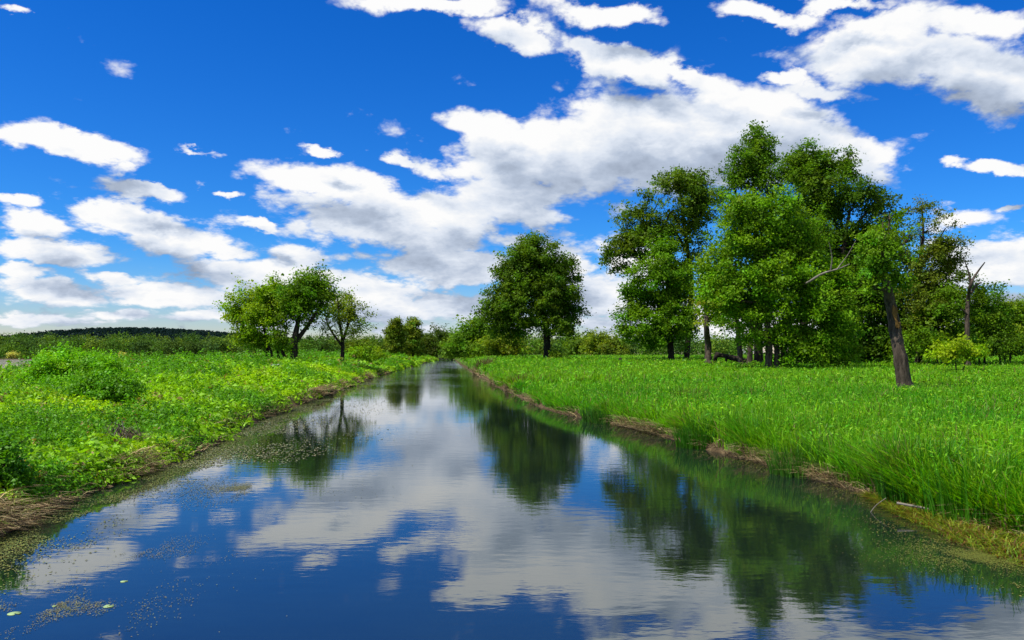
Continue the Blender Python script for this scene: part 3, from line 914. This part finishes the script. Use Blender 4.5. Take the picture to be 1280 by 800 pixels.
# left bank: leafy weeds
parts = []
for (n, y0, y1, pl, lf, nl) in [(10000, 6, 14, .24, .052, 15), (13000, 14, 26, .27, .070, 15), (13000, 26, 50, .32, .115, 13), (11000, 50, 100, .38, .20, 10), (6000, 100, 230, .45, .38, 9)]:
    P = scatter(n, y0, y1, -1, .04, 14.5, r)
    nn = len(P)
    e = left(P[:, 1]) - P[:, 0]
    pa = patch(P, .35, 13)
    pb = patch(P, 1.1, 14)
    keep = r.random(nn) < np.where(e < .42, 1.1 * sstep(.36, .50, fbm(P[:, 1] * .55, 2.7, 45)), 1) * (.45 + 1.1 * pb)
    P, e, pa, pb = P[keep], e[keep], pa[keep], pb[keep]
    nn = len(P)
    hh = 1.8 * pl * (.25 + 3.6 * np.clip(pa - .22, 0, 1) ** 1.7)  * r.uniform(.6, 1.3, nn) * (.45 + .65 * sstep(.4, 5, e))
    for (cx_, cy_, Y_, r_, g_) in ((215, 470, 26, 2.2, 1.3), (262, 460, 34, 2.6, 1.2), (300, 470, 34, 3, 1.0), (30, 500, 17, 2.2, .9), (10, 470, 26, 4, 1.0), (330, 480, 26, 1.6, .7), (230, 505, 17, 1.3, .6), (60, 540, 12, 1.2, .5), (400, 462, 48, 3, .9)):
        q_ = at(cx_, cy_, Y_)
        hh = hh * (1 + g_ * np.exp(-((P[:, 0] - q_[0]) ** 2 + (P[:, 1] - q_[1]) ** 2) / r_ ** 2))
    hh = hh * (1 + .4 * sstep(7, 11, e))
    hh = hh * (1 + 1.2 * sstep(.50, .66, patch(P, .13, 15)) * sstep(3, 7, e))
    hcap = np.interp(P[:, 1], [6, 12, 30, 60, 120], [.36, .50, .66, .66, .62]) * r.uniform(.75, 1.25, nn) * (.55 + .9 * pb) * (1 + .25 * sstep(8, 11.5, e)) * (1 - .5 * sstep(50, 110, P[:, 1]) * (1 - sstep(1, 5, e)))
    hh = hcap * np.tanh(hh / hcap)
    ka, kb = patch(P, .42, 41), patch(P, .55, 43)
    kind = np.where(ka + r.normal(0, .06, nn) + .10 * (sstep(3, 8, e) - .6) > .57, 1, np.where(kb + r.normal(0, .05, nn) > .57, 2, 0))     # 0 creeping leaves, 1 nettles, 2 docks
    hh = hh * np.choose(kind, [.72, 1.55, 1.0])
    lk = lf * np.choose(kind, [.85, .95, 1.7])
    t = r.uniform(.12, 1.0, (nn, nl))
    az = r.uniform(0, 2 * math.pi, (nn, nl))
    rad = lk[:, None] * r.uniform(.3, 1.4, (nn, nl)) * (1.5 - t)
    Q = P[:, None] + np.stack([rad * np.cos(az) * 1.3, rad * np.sin(az) * 1.3, t * hh[:, None]], -1)
    N = np.stack([.6 * np.cos(az), .6 * np.sin(az), np.full_like(az, .8)], -1) + r.normal(0, .45, (nn, nl, 3))
    dark = np.clip((pa - .48) * 3 + sstep(3, 8, e) * .5, 0, 1)[:, None]
    base = np.array([[.33, .54, .004]]) * (1 - dark) + np.array([[.19, .44, .005]]) * dark
    base = np.where((kind == 1)[:, None], np.array([[.11, .31, .010]]), base)
    base = np.where((kind == 2)[:, None], np.array([[.22, .44, .010]]), base)
    brown = r.random(nn) < .035
    base[brown] = (.26, .19, .07)
    c = base * (1 + r.normal(0, .20, (nn, 1))).clip(.5, 1.6)
    c = np.repeat(c, nl, 0) * (1 + r.normal(0, .16, (nn * nl, 1))).clip(.5, 1.6)
    kk = np.repeat(kind, nl)
    Qf, Nf, sz = Q.reshape(-1, 3), N.reshape(-1, 3), np.repeat(lk, nl) * r.uniform(.6, 1.5, nn * nl)
    thin_ = r.random(nn * nl) < np.choose(kk, [1, 1, .55])
    for kd, ra in ((0, .66), (1, .42), (2, .5)):
        m_ = (kk == kd) & thin_
        parts.append(leaves(Qf[m_], Nf[m_], sz[m_], c[m_].clip(.002, .75), r, ra))
V, F, C = join(parts)
tag(link("bank_weeds", make_mesh("bank_weeds", V, F, M_WEED, C)), "yellow-green leafy weeds covering the left bank", "weeds", kind='stuff')

# left bank: grass between the weeds
parts = []
for (n, y0, y1, h, w, sg) in [(16000, 6, 14, .22, .010, 3), (20000, 14, 28, .26, .017, 3), (26000, 28, 60, .34, .036, 2), (20000, 60, 130, .42, .08, 2), (10000, 130, 250, .5, .16, 2)]:
    P = scatter(n, y0, y1, -1, .10, 15, r)
    nn = len(P)
    e = left(P[:, 1]) - P[:, 0]
    pa = patch(P, .35, 13)
    hh = 1.15 * h * (.4 + 1.1 * pa) * r.uniform(.6, 1.5, nn) * (.5 + .6 * sstep(2, 8, e)) * (1 - .4 * sstep(50, 110, P[:, 1]))
    c = jitter((.30, .48, .005), nn, .2, .2, r)
    dk = (r.random(nn) < sstep(3, 8, e) * .6)
    c[dk] = jitter((.13, .34, .010), dk.sum(), .2, .15, r)
    dry = r.random(nn) < np.where(e < .6, .25, .03)
    c[dry] = jitter((.24, .19, .085), dry.sum(), .2, .1, r)
    parts.append(blades(P, hh, w * r.uniform(.6, 1.4, nn), r.uniform(.1, 1.0, nn), r.uniform(0, 2 * math.pi, nn), c, sg, r=r))
V, F, C = join(parts)
tag(link("bank_grass", make_mesh("bank_grass", V, F, M_GRASS, C)), "grass growing between the weeds of the left bank", "grass", kind='stuff')

# dead straw hanging down both banks
parts = []
for (n, y0, y1, L_, w) in [(9000, 5.5, 13, .17, .010), (9000, 13, 28, .21, .018), (7000, 28, 70, .3, .04)]:
    for side in (-1, 1):
        m_ = int(n * .6) if side < 0 else int(n * .42)
        y = np.exp(r.uniform(math.log(y0), math.log(y1), m_))
        dmax = .34 if side < 0 else .22
        d = r.uniform(.02, 1, m_) ** 1.0 * dmax
        x = (left(y) - d) if side < 0 else (right(y) + shelf(y) + d)
        pn = fbm(y * .8, d * 2, 71 + side)
        k = r.random(m_) < np.clip((pn - .40) * 5, .06, 1) * (.25 + .75 * sstep(.40, .56, fbm(y * .5, 6.1 + side, 73)))
        x, y, d = x[k], y[k], d[k]
        P = np.stack([x, y, height(x, y) + .01], 1)
        nn = len(P)
        az = (0 if side < 0 else math.pi) + r.normal(-.3 * (1 if side < 0 else -1), .55, nn)
        c = jitter((.46, .35, .18), nn, .3, .06, r)
        br = r.random(nn) < .3
        c[br] = jitter((.16, .095, .045), br.sum(), .3, .06, r)
        gr = r.random(nn) < (.12 if side < 0 else .2)
        c[gr] = jitter((.12, .17, .02), gr.sum(), .2, .1, r)
        parts.append(blades(P, L_ * r.uniform(.4, 1.3, nn), w * r.uniform(.6, 1.5, nn), r.uniform(.9, 2.4, nn), az, c, 3, .4, r=r))
V, F, C = join(parts)
tag(link("bank_straw", make_mesh("bank_straw", V, F, M_STRAW, C)), "dead tan straw matted over both cut banks", "straw", kind='stuff')

# low weeds on the muddy shelf at the foot of the right bank
n = 11000
y = r.uniform(5.2, 9.6, n)
x = right(y) + r.uniform(-.10, 1.0, n) * shelf(y)
k = fbm(x * 3, y * 2, 91) > .22
x, y = x[k], y[k]
P = np.stack([x, y, height(x, y) - .005], 1)
nn = len(P)
c = jitter((.20, .26, .015), nn, .3, .25, r)
rs = r.random(nn) < .25
c[rs] = jitter((.20, .08, .03), rs.sum(), .3, .1, r)
V, F, C = blades(P, r.uniform(.03, .15, nn), r.uniform(.006, .015, nn), r.uniform(.5, 1.8, nn), r.uniform(0, 6.28, nn), c, 3, r=r)
tag(link("shelf_weeds", make_mesh("shelf_weeds", V, F, M_WEED, C)), "low yellowish and rusty weeds on the mud at the foot of the near right bank", "weeds", kind='stuff')

# ------------------------------------------------------------------ floating algae and lily pads
parts = []


def algae(n, fx, size, col, thr, sc, seed, fzn=None):
    x, y = fx(n)
    nz = fbm(x * sc, y * sc * .55, seed, 5)
    k = r.random(n) < sstep(thr - .05, thr + .16, nz) * .9
    x, y = x[k], y[k]
    k = (x > left(y) - .1) & (x < right(y) + .1)
    x, y = x[k], y[k]
    nn = len(x)
    P = np.stack([x, y, r.uniform(.002, .007, nn)], 1)
    c = jitter(col, nn, .25, .12, r)
    V, F, C = leaves(P, np.tile([0, 0, 1.0], (nn, 1)) + r.normal(0, .03, (nn, 3)), size * r.uniform(.5, 1.5, nn), c, r, .7)
    V[:, 2] = np.maximum(V[:, 2], .0015)
    parts.append((V, F, C))


def near_left(w, y0, y1):
    def f(n):
        y = np.exp(r.uniform(math.log(y0), math.log(y1), n))
        return left(y) + np.abs(r.normal(0, w, n)), y
    return f


def near_right(w, y0, y1):
    def f(n):
        y = np.exp(r.uniform(math.log(y0), math.log(y1), n))
        return right(y) - np.abs(r.normal(0, w, n)), y
    return f


def disc(px, py, rx, ry):
    c = hit(px, py)
    def f(n):
        a, q = r.uniform(0, 2 * math.pi, n), np.abs(r.normal(0, .55, n))
        return c[0] + rx * q * np.cos(a), c[1] + ry * q * np.sin(a)
    return f


algae(42000, near_left(.42, 5.5, 30), .020, (.15, .17, .035), .38, 1.6, 81)
algae(16000, near_left(1.2, 12, 60), .04, (.20, .21, .09), .50, .8, 82)
algae(9000, disc(60, 760, .95, .75), 0.0096, (.17, .17, .07), 0.50, 4.0, 83)
algae(10000, disc(150, 690, .9, .55), 0.0096, (.18, .18, .10), 0.56, 3.0, 84)
algae(12000, disc(300, 610, 1.3, 1.6), 0.0132, (.17, .18, .09), 0.56, 2.0, 85)
algae(9000, near_right(.30, 5.5, 25), .016, (.16, .16, .03), .45, 2.0, 86)
algae(18000, disc(1230, 695, .75, .55), 0.0108, (.15, .17, .025), 0.38, 3.0, 87)
algae(6000, disc(1050, 640, .9, .7), 0.0120, (.18, .18, .07), 0.58, 3.0, 88)
V, F, C = join(parts)
tag(link("floating_algae", make_mesh("floating_algae", V, F, M_ALGAE, C)), "pale algae and scum floating along the canal margins", "algae", kind='stuff')


def lily_pad(px, py, rad, lab):
    c = hit(px, py)
    a = np.linspace(R(15), R(345), 22)
    q = rad * (1 + .05 * np.sin(a * 3))
    V = [[0, 0, 0]] + [[q_ * math.cos(t), q_ * math.sin(t), .001 * math.sin(t * 2)] for q_, t in zip(q, a)]
    V += [[v[0], v[1], v[2] - .0012] for v in V]
    n = 23
    F = []
    for k in range(1, 22):
        F.append((0, k, k + 1)); F.append((n, n + k + 1, n + k))
        F.append((k, n + k, n + k + 1)); F.append((k, n + k + 1, k + 1))
    F += [(0, n, n + 1), (0, n + 1, 1), (22, 22 + n, n), (22, n, 0)]
    C = jitter((.28, .40, .16), len(V), .02, .02, r)
    o = link("lily_pad", make_mesh("lily_pad", np.array(V), np.array(F), M_ALGAE, C), None, (c[0], c[1], .0028))
    o.rotation_euler[2] = r.uniform(0, 6)
    tag(o, lab, "lily pad", "lily pads floating near the left bank")


lily_pad(136, 758, .034, "pale green lily pad at the open-water end of the algae patch")
lily_pad(155, 727, .026, "small pale lily pad above the algae patch, farthest from the bank")
lily_pad(18, 767, .04, "larger lily pad amid the algae patch near the left edge")
lily_pad(68, 758, .015, "tiny white-bright lily pad in the middle of the algae patch")


# ------------------------------------------------------------------ single plants, logs, sticks
def tuft(px, py, Y, n, h, w, col, lab, grp, spread, lean=(.05, .5), seed=1, name="grass_tuft", cat="grass tuft"):
    r = np.random.default_rng(seed)
    c = at(px, py, Y)
    z = float(height(c[0], c[1]))
    a, q = r.uniform(0, 2 * math.pi, n), np.sqrt(r.random(n)) * spread
    x, y = q * np.cos(a), q * np.sin(a)
    P = np.stack([x, y, np.maximum(height(x + c[0], y + c[1]), -.05) - z - .03], 1)
    cc = jitter(col, n, .2, .15, r)
    V, F, C = blades(P, h * r.uniform(.45, 1.1, n), w * r.uniform(.6, 1.3, n), r.uniform(*lean, n), a + r.normal(0, .8, n), cc, 4, r=r)
    o = link(name, make_mesh(name, V, F, M_GRASS, C), None, (c[0], c[1], z))
    return tag(o, lab, cat, grp)


TG = "tall grass tufts standing at the right waterline"
tuft(1150, 622, hit(1150, 622, .12)[1] + .1, 520, .66, .020, (.05, .19, .006), "tall dark grass tuft overhanging the water beside the pale stick", TG, .42, seed=41)
tuft(1225, 640, hit(1225, 640, .12)[1], 520, .62, .020, (.06, .21, .006), "broad tall grass tuft at the water's edge right of the pale stick", TG, .50, seed=42)
tuft(875, 552, hit(875, 552, .1)[1], 420, .56, .026, (.045, .17, .007), "dark grass tuft leaning over a notch in the middle of the right bank", TG, .42, seed=43)
tuft(752, 520, hit(752, 520, .15)[1], 360, .5, .03, (.045, .14, .012), "small grass tuft on the far stretch of the right bank", TG, .5, seed=44)
tuft(1000, 575, hit(1000, 575, .2)[1], 420, .55, .018, (.055, .17, .012), "bright grass tuft between the notch and the tall dark tuft", TG, .42, seed=45)
DG = "dry brown weed clumps on the right bank"
tuft(604, 470, 66, 260, 1.0, .05, (.13, .10, .05), "dry greyish weed clump at the bank nearest the canal bend", DG, .8, (.1, .6), 46, "dry_weed", "dry weed")
tuft(645, 492, 36, 260, .62, .03, (.12, .085, .045), "dry reddish weed clump at the bank below the lone dark tree", DG, .5, (.1, .6), 47, "dry_weed", "dry weed")
tuft(862, 520, 22, 200, .62, .018, (.14, .085, .03), "rusty dock stalks in the grass behind the dark notch tuft", DG, .5, (.05, .4), 48, "dry_weed", "dry weed")


def stick(name, lab, cat, pts, rad, mat, grp=None, root=None):
    org = np.array(pts[0])
    sp = smooth_path(np.array(pts) - org, 12)
    w = Wood(); w.add(sp, np.linspace(rad, rad * .55, 12), 7, .08)
    o = link(name, w.mesh(name, mat), None, org)
    return tag(o, lab, cat, grp)


a0, a1 = hit(1142, 636, .09), hit(1180, 644, .06)
stick("stick", "pale bare stick lying at the waterline under the tall grass", "stick", [a0 + [-.15, .05, .05], (a0 + a1) / 2 + [0, 0, .03], a1 + [.08, 0, 0]], .014, M_BARK_PALE)
a0 = hit(1080, 640, .0)
stick("twig", "thin bent twig rising from the water left of the tall dark tuft", "twig", [a0 + [.05, 0, -.03], a0 + [.13, 0, .07], a0 + [.24, 0, .15]], .005, M_BARK_PALE)

# fallen log behind the slim grey tree
c0, c1 = at(894, 436, 64), at(932, 443, 63)
c0[2] = float(height(c0[0], c0[1])) + .95; c1[2] = float(height(c1[0], c1[1])) + .35
w = Wood()
mid_ = smooth_path([np.array(c0) * 0, (c1 - c0) * .5 + [0, 0, .05], (c1 - c0)], 14)
w.add(mid_, np.linspace(.15, .26, 14) * (1 + .08 * np.sin(np.arange(14))), 10, .06)
w.add(smooth_path([mid_[5], mid_[5] + [-.1, -.1, -.4], mid_[5] + [-.15, -.2, -.95]], 6), np.linspace(.12, .07, 6), 6)
w.add(smooth_path([mid_[1], mid_[1] + [-.2, 0, -.3], mid_[1] + [-.2, 0, -1.0]], 6), np.linspace(.2, .16, 6), 7)
tag(link("fallen_log", w.mesh("fallen_log", M_BARK_DARK), None, c0), "dark fallen log propped behind the grey slim tree's trunk", "log")

# small stump in the meadow
c = at(775, 446, 70); z = float(height(c[0], c[1]))
w = Wood()
w.add(np.array([[0, 0, -.1], [0, 0, .25], [.02, 0, .5], [.02, 0, .56]]), [.16, .13, .12, .02], 9, .08)
tag(link("tree_stump", w.mesh("tree_stump", M_BARK_DARK), None, (c[0], c[1], z)), "small dark stump poking out of the meadow left of the clump", "stump")

# brush heap on the left bank: each dead branch in it moves with the heap
hc = hit(152, 553, .3)
z = float(height(hc[0], hc[1]))
root = tag(empty("brush_heap", (hc[0], hc[1], z)), "heap of dead brush and twigs on the left bank slope", "brush heap")
r2 = np.random.default_rng(77)
for k in range(30):
    a = r2.uniform(0, 2 * math.pi)
    b0 = np.array([.34 * math.cos(a), .22 * math.sin(a), -.02])
    tip = np.array([b0[0] * .15 + r2.normal(0, .10), b0[1] * .15 + r2.normal(0, .08), r2.uniform(.18, .40)])
    w = Wood()
    w.add(smooth_path([b0, (b0 + tip) / 2 + r2.normal(0, .03, 3), tip], 6), np.linspace(.010, .004, 6), 5)
    link("dead_branch", w.mesh("dead_branch", M_BARK_PALE if k % 3 == 0 else M_BARK), root)
n = 420
a = r2.uniform(0, 2 * math.pi, n); q = np.sqrt(r2.random(n))
P = np.stack([.36 * q * np.cos(a), .24 * q * np.sin(a), .30 * (1 - q) * r2.random(n)], 1)
V, F, C = blades(P, r2.uniform(.08, .22, n), r2.uniform(.006, .012, n), r2.uniform(.5, 2, n), a, jitter((.20, .15, .085), n, .3, .08, r2), 3, .5, r=r2)
link("dry_stems", make_mesh("dry_stems", V, F, M_STRAW, C), root)
hc2 = hit(176, 518, .4)
stick("stick", "pale broken stick poking out of the weeds above the brush heap", "stick", [hc2 + [-.12, 0, -.02], hc2 + [0, 0, .07], hc2 + [.10, .05, .17]], .02, M_BARK_PALE)

# pale stone by the left trees
import bmesh
bm = bmesh.new()
bmesh.ops.create_icosphere(bm, subdivisions=3, radius=1)
for v in bm.verts:
    q = 1 + .35 * (float(vnoise(v.co.x * 1.6 + 4, v.co.y * 1.6, v.co.z * 1.6, 3)) - .5)
    v.co = Vector((v.co.x * .30 * q, v.co.y * .25 * q, v.co.z * .18 * q))
me = bpy.data.meshes.new("stone"); bm.to_mesh(me); bm.free()
me.materials.append(bark_mat("pale_stone", (.28, .30, .30), (.5, .52, .52), 4, .5))
for pl in me.polygons: pl.use_smooth = True
c = at(345, 458, 46); z = float(height(c[0], c[1]))
tag(link("stone", me, None, (c[0], c[1], z + .30)), "pale grey stone among the weeds below the yellow-green tree", "stone")

# ------------------------------------------------------------------ light and sky
SUN_AZ = np.array([-.80, -.42])
SUN_EL = R(58)
sd = unit(SUN_AZ)
S = Vector((sd[0] * math.cos(SUN_EL), sd[1] * math.cos(SUN_EL), math.sin(SUN_EL)))
ld = bpy.data.lights.new("sun", 'SUN')
ld.energy = 5.0
ld.angle = R(.5)
ld.color = (1.0, .95, .86)
sun = bpy.data.objects.new("sun", ld)
sun.rotation_euler = S.to_track_quat('Z', 'Y').to_euler()
sun.location = (-30, 0, 60)
COL.objects.link(sun)

world = bpy.data.worlds.new("World")
scene.world = world
world.use_nodes = True
world.cycles.sampling_method = 'MANUAL'
world.cycles.sample_map_resolution = 512
nt = world.node_tree
nt.nodes.clear()
BLOBS = [  # photo px: cx, cy, rx, ry, rotation (deg, down to the right), strength
    (700, 200, 150, 70, 0, 1), (830, 175, 190, 70, 0, 1.1), (950, 165, 150, 60, 10, 1.1), (1050, 190, 85, 36, 12, 1), (620, 160, 80, 30, 10, .9), (640, 245, 105, 52, 0, .9),
    (560, 215, 95, 22, 12, .75), (420, 235, 105, 32, 14, 1), (470, 280, 150, 40, 8, 1), (560, 275, 110, 40, 0, .9),
    (200, 288, 120, 28, 13, 1), (130, 268, 60, 22, 0, .9), (275, 312, 60, 16, 10, .8), (90, 182, 115, 20, 10, 1), (20, 170, 60, 16, 4, .8),
    (40, 278, 56, 22, 8, .95), (75, 316, 105, 20, 4, .9), (28, 246, 40, 10, 4, .8), (182, 242, 58, 13, 6, .95),
    (330, 345, 130, 26, 4, .95), (60, 366, 80, 22, 6, .9), (215, 368, 100, 24, 8, .9), (430, 365, 140, 34, 6, .95), (565, 335, 125, 30, 0, .95), (560, 385, 130, 22, 0, .8),
    (700, 335, 75, 36, 0, .9), (300, 398, 200, 14, 2, .7), (80, 402, 120, 11, 0, .7), (745, 370, 70, 46, 0, .9), (480, 328, 80, 14, 5, .6), (880, 400, 260, 40, 0, .8), (790, 330, 90, 40, 0, .7),
    (540, 4, 110, 18, 4, .95), (635, 42, 80, 24, 14, .95), (775, 82, 120, 24, 22, 1), (765, 12, 85, 20, 8, .95), (860, 100, 60, 16, 20, .7),
    (1140, 72, 180, 46, 2, 1.1), (1230, 95, 110, 46, 6, 1.15), (1090, 45, 100, 30, -12, .9), (985, 95, 55, 13, 6, .85), (950, 14, 70, 18, 8, .9), (1045, 2, 80, 12, 0, .8), (1240, 30, 90, 30, 0, .8), (1030, 112, 70, 14, 4, .6),
    (1245, 212, 62, 11, 2, .95), (1194, 206, 20, 10, 0, .9), (1250, 330, 110, 40, -6, .95), (1195, 275, 60, 18, 0, .7), (1250, 268, 26, 7, -10, .7), (1240, 385, 120, 26, 0, .8), (1100, 420, 250, 26, 0, .8),
    (150, 345, 60, 10, 4, .8), (30, 340, 50, 10, 4, .8), (20, 405, 60, 8, 0, .8), (150, 395, 70, 10, 2, .85), (245, 395, 60, 9, 2, .8), (370, 320, 60, 12, 6, .7), (480, 395, 60, 12, 0, .8), (520, 410, 90, 9, 0, .8), (640, 300, 60, 18, 0, .8), (505, 205, 60, 12, 12, .8),
    (405, 190, 22, 10, 14, .95), (326, 278, 26, 9, 16, .95), (250, 189, 42, 7, 4, .75), (288, 247, 28, 6, 0, .75), (12, 12, 28, 12, 6, .9), (250, 235, 24, 7, -20, .55),
]


class NG:
    def __init__(s, nt): s.nt = nt

    def _in(s, n, i, v):
        if v is None: return
        if hasattr(v, 'node'): s.nt.links.new(v, n.inputs[i])
        else: n.inputs[i].default_value = v

    def m(s, op, a, b=None, c=None, clamp=False):
        n = s.nt.nodes.new("ShaderNodeMath"); n.operation = op; n.use_clamp = clamp
        for i, v in enumerate((a, b, c)): s._in(n, i, v)
        return n.outputs[0]

    def v(s, op, a, b=None, scale=None):
        n = s.nt.nodes.new("ShaderNodeVectorMath"); n.operation = op
        s._in(n, 0, a); s._in(n, 1, b)
        if scale is not None: s._in(n, 3, scale)
        return n.outputs["Value"] if op in ('LENGTH', 'DOT_PRODUCT') else n.outputs["Vector"]

    def comb(s, x, y, z=0.0):
        n = s.nt.nodes.new("ShaderNodeCombineXYZ")
        for i, v in enumerate((x, y, z)): s._in(n, i, v)
        return n.outputs[0]

    def sep(s, v):
        n = s.nt.nodes.new("ShaderNodeSeparateXYZ"); s._in(n, 0, v)
        return n.outputs

    def rng(s, v, a, b, c=0.0, d=1.0, smooth=True):
        n = s.nt.nodes.new("ShaderNodeMapRange")
        n.interpolation_type = 'SMOOTHSTEP' if smooth else 'LINEAR'
        for i, q in enumerate((v, a, b, c, d)): s._in(n, i, q)
        return n.outputs[0]


grp = bpy.data.node_groups.new("cloud_density", 'ShaderNodeTree')
grp.interface.new_socket("Direction", in_out='INPUT', socket_type='NodeSocketVector')
grp.interface.new_socket("Density", in_out='OUTPUT', socket_type='NodeSocketFloat')
gi, go = grp.nodes.new("NodeGroupInput"), grp.nodes.new("NodeGroupOutput")
g = NG(grp)
x, y, z = g.sep(gi.outputs[0])
zz = g.m('ADD', g.m('MAXIMUM', z, -.02), .34)
yy = g.m('MAXIMUM', y, .08)
P = g.comb(g.m('DIVIDE', x, zz), g.m('DIVIDE', y, zz), 0.0)
u, v = g.m('DIVIDE', x, yy), g.m('DIVIDE', z, yy)
nz = noise(grp, 4.0, 7, .58, P)
nz2 = noise(grp, 14.0, 6, .62, P)
wn = g.v('SUBTRACT', nz.outputs["Color"], (.5, .5, .5))
wn2 = g.v('SUBTRACT', nz2.outputs["Color"], (.5, .5, .5))
amp = g.m('MULTIPLY_ADD', v, .8, .12)
uv = g.comb(u, v, 0.0)
uv = g.v('ADD', uv, g.v('MULTIPLY', g.v('SCALE', wn, scale=amp), (.24, .15, 0.0)))
uv = g.v('ADD', uv, g.v('MULTIPLY', g.v('SCALE', wn2, scale=amp), (.14, .10, 0.0)))
tot = None
for (cx, cy, rx, ry, rot, st) in BLOBS:
    d = ray(cx, cy)
    mp = grp.nodes.new("ShaderNodeMapping"); mp.vector_type = 'TEXTURE'
    mp.inputs["Location"].default_value = (d[0] / d[1], d[2] / d[1], 0)
    mp.inputs["Rotation"].default_value = (0, 0, R(-rot))
    mp.inputs["Scale"].default_value = (rx * 1.05 / F_PX, ry * 1.06 / F_PX, 1)
    grp.links.new(uv, mp.inputs[0])
    q = g.v('DOT_PRODUCT', mp.outputs[0], mp.outputs[0])
    q = g.m('MULTIPLY', g.m('EXPONENT', g.m('MULTIPLY', q, -1.25)), st)
    tot = q if tot is None else g.m('SMOOTH_MAX', tot, q, .07)
back = g.m('MULTIPLY', g.m('SUBTRACT', noise(grp, .55, 3, .5, P).outputs[0], .40), 3.2)
fr_ = g.rng(y, .58, .74)
tot = g.m('ADD', g.m('MULTIPLY', tot, fr_), g.m('MULTIPLY', back, g.m('SUBTRACT', 1.0, fr_)))
fn = noise(grp, 6.5, 8, .60, P)
vo = grp.nodes.new("ShaderNodeTexVoronoi")          # rounded billows with creases between
vo.feature = 'F1'; vo.normalize = True
for nm, q in (("Scale", 8.0), ("Detail", 3.0), ("Roughness", .55), ("Lacunarity", 2.2)): vo.inputs[nm].default_value = q
grp.links.new(g.v('ADD', P, g.v('SCALE', wn, scale=.16)), vo.inputs["Vector"])
den = g.m('ADD', tot, g.m('MULTIPLY', g.m('SUBTRACT', fn.outputs[0], .5), 1.15))
den = g.m('ADD', den, g.m('MULTIPLY', g.m('SUBTRACT', .36, vo.outputs["Distance"]), 1.3))
grp.links.new(den, go.inputs[0])

w = NG(nt)
tc = nt.nodes.new("ShaderNodeTexCoord")
dirv = tc.outputs["Generated"]
g1 = nt.nodes.new("ShaderNodeGroup"); g1.node_tree = grp
nt.links.new(dirv, g1.inputs[0])
g2 = nt.nodes.new("ShaderNodeGroup"); g2.node_tree = grp
nt.links.new(w.v('ADD', dirv, (-.026, 0, .042)), g2.inputs[0])
D, D2 = g1.outputs[0], g2.outputs[0]
alpha = w.rng(D, .36, .68)
lit = w.m('MULTIPLY_ADD', w.m('SUBTRACT', D, D2), 1.0, .63)
lit = w.m('SUBTRACT', lit, w.m('MULTIPLY', w.rng(D, .62, 1.15), .40))
lit = w.m('MINIMUM', w.m('MAXIMUM', lit, 0.0), 1.0)
cc = ramp(nt, lit, [(0.0, (.30, .36, .47)), (.35, (.49, .57, .71)), (.65, (.76, .82, .92)), (1.0, (1.0, 1.0, 1.0))])
K = .09
cloud = w.v('SCALE', cc.outputs[0], scale=.80 / K)
sky = nt.nodes.new("ShaderNodeTexSky")
sky.sky_type = 'NISHITA'
sky.sun_disc = False
sky.sun_elevation = SUN_EL
sky.sun_rotation = math.atan2(sd[0], sd[1])
sky.air_density = 1.0
sky.dust_density = .2
sky.ozone_density = 2.0
hs = nt.nodes.new("ShaderNodeHueSaturation")
hs.inputs["Saturation"].default_value = 1.45
hs.inputs["Value"].default_value = 1.0
nt.links.new(sky.outputs[0], hs.inputs["Color"])
zs = w.sep(dirv)[2]
skyc = mixc(nt, 1.0, hs.outputs[0], mixc(nt, w.rng(zs, -.03, .15), (.95, .88, 1.08), (.30, .80, 1.38)), 'MULTIPLY')
fin = mixc(nt, alpha, skyc, cloud)
bg = nt.nodes.new("ShaderNodeBackground")
bg.inputs["Strength"].default_value = K
nt.links.new(fin, bg.inputs["Color"])
wo = nt.nodes.new("ShaderNodeOutputWorld")
nt.links.new(bg.outputs[0], wo.inputs[0])

# ------------------------------------------------------------------ render settings
vs = scene.view_settings
vs.view_transform = 'Standard'
vs.look = 'None'
vs.exposure = 0.3
vs.gamma = 1.0
vs.use_curve_mapping = False
cy = scene.cycles
cy.use_denoising = True
cy.max_bounces = 6
cy.diffuse_bounces = 3
cy.glossy_bounces = 3
cy.transmission_bounces = 4
cy.transparent_max_bounces = 4
cy.sample_clamp_indirect = 6
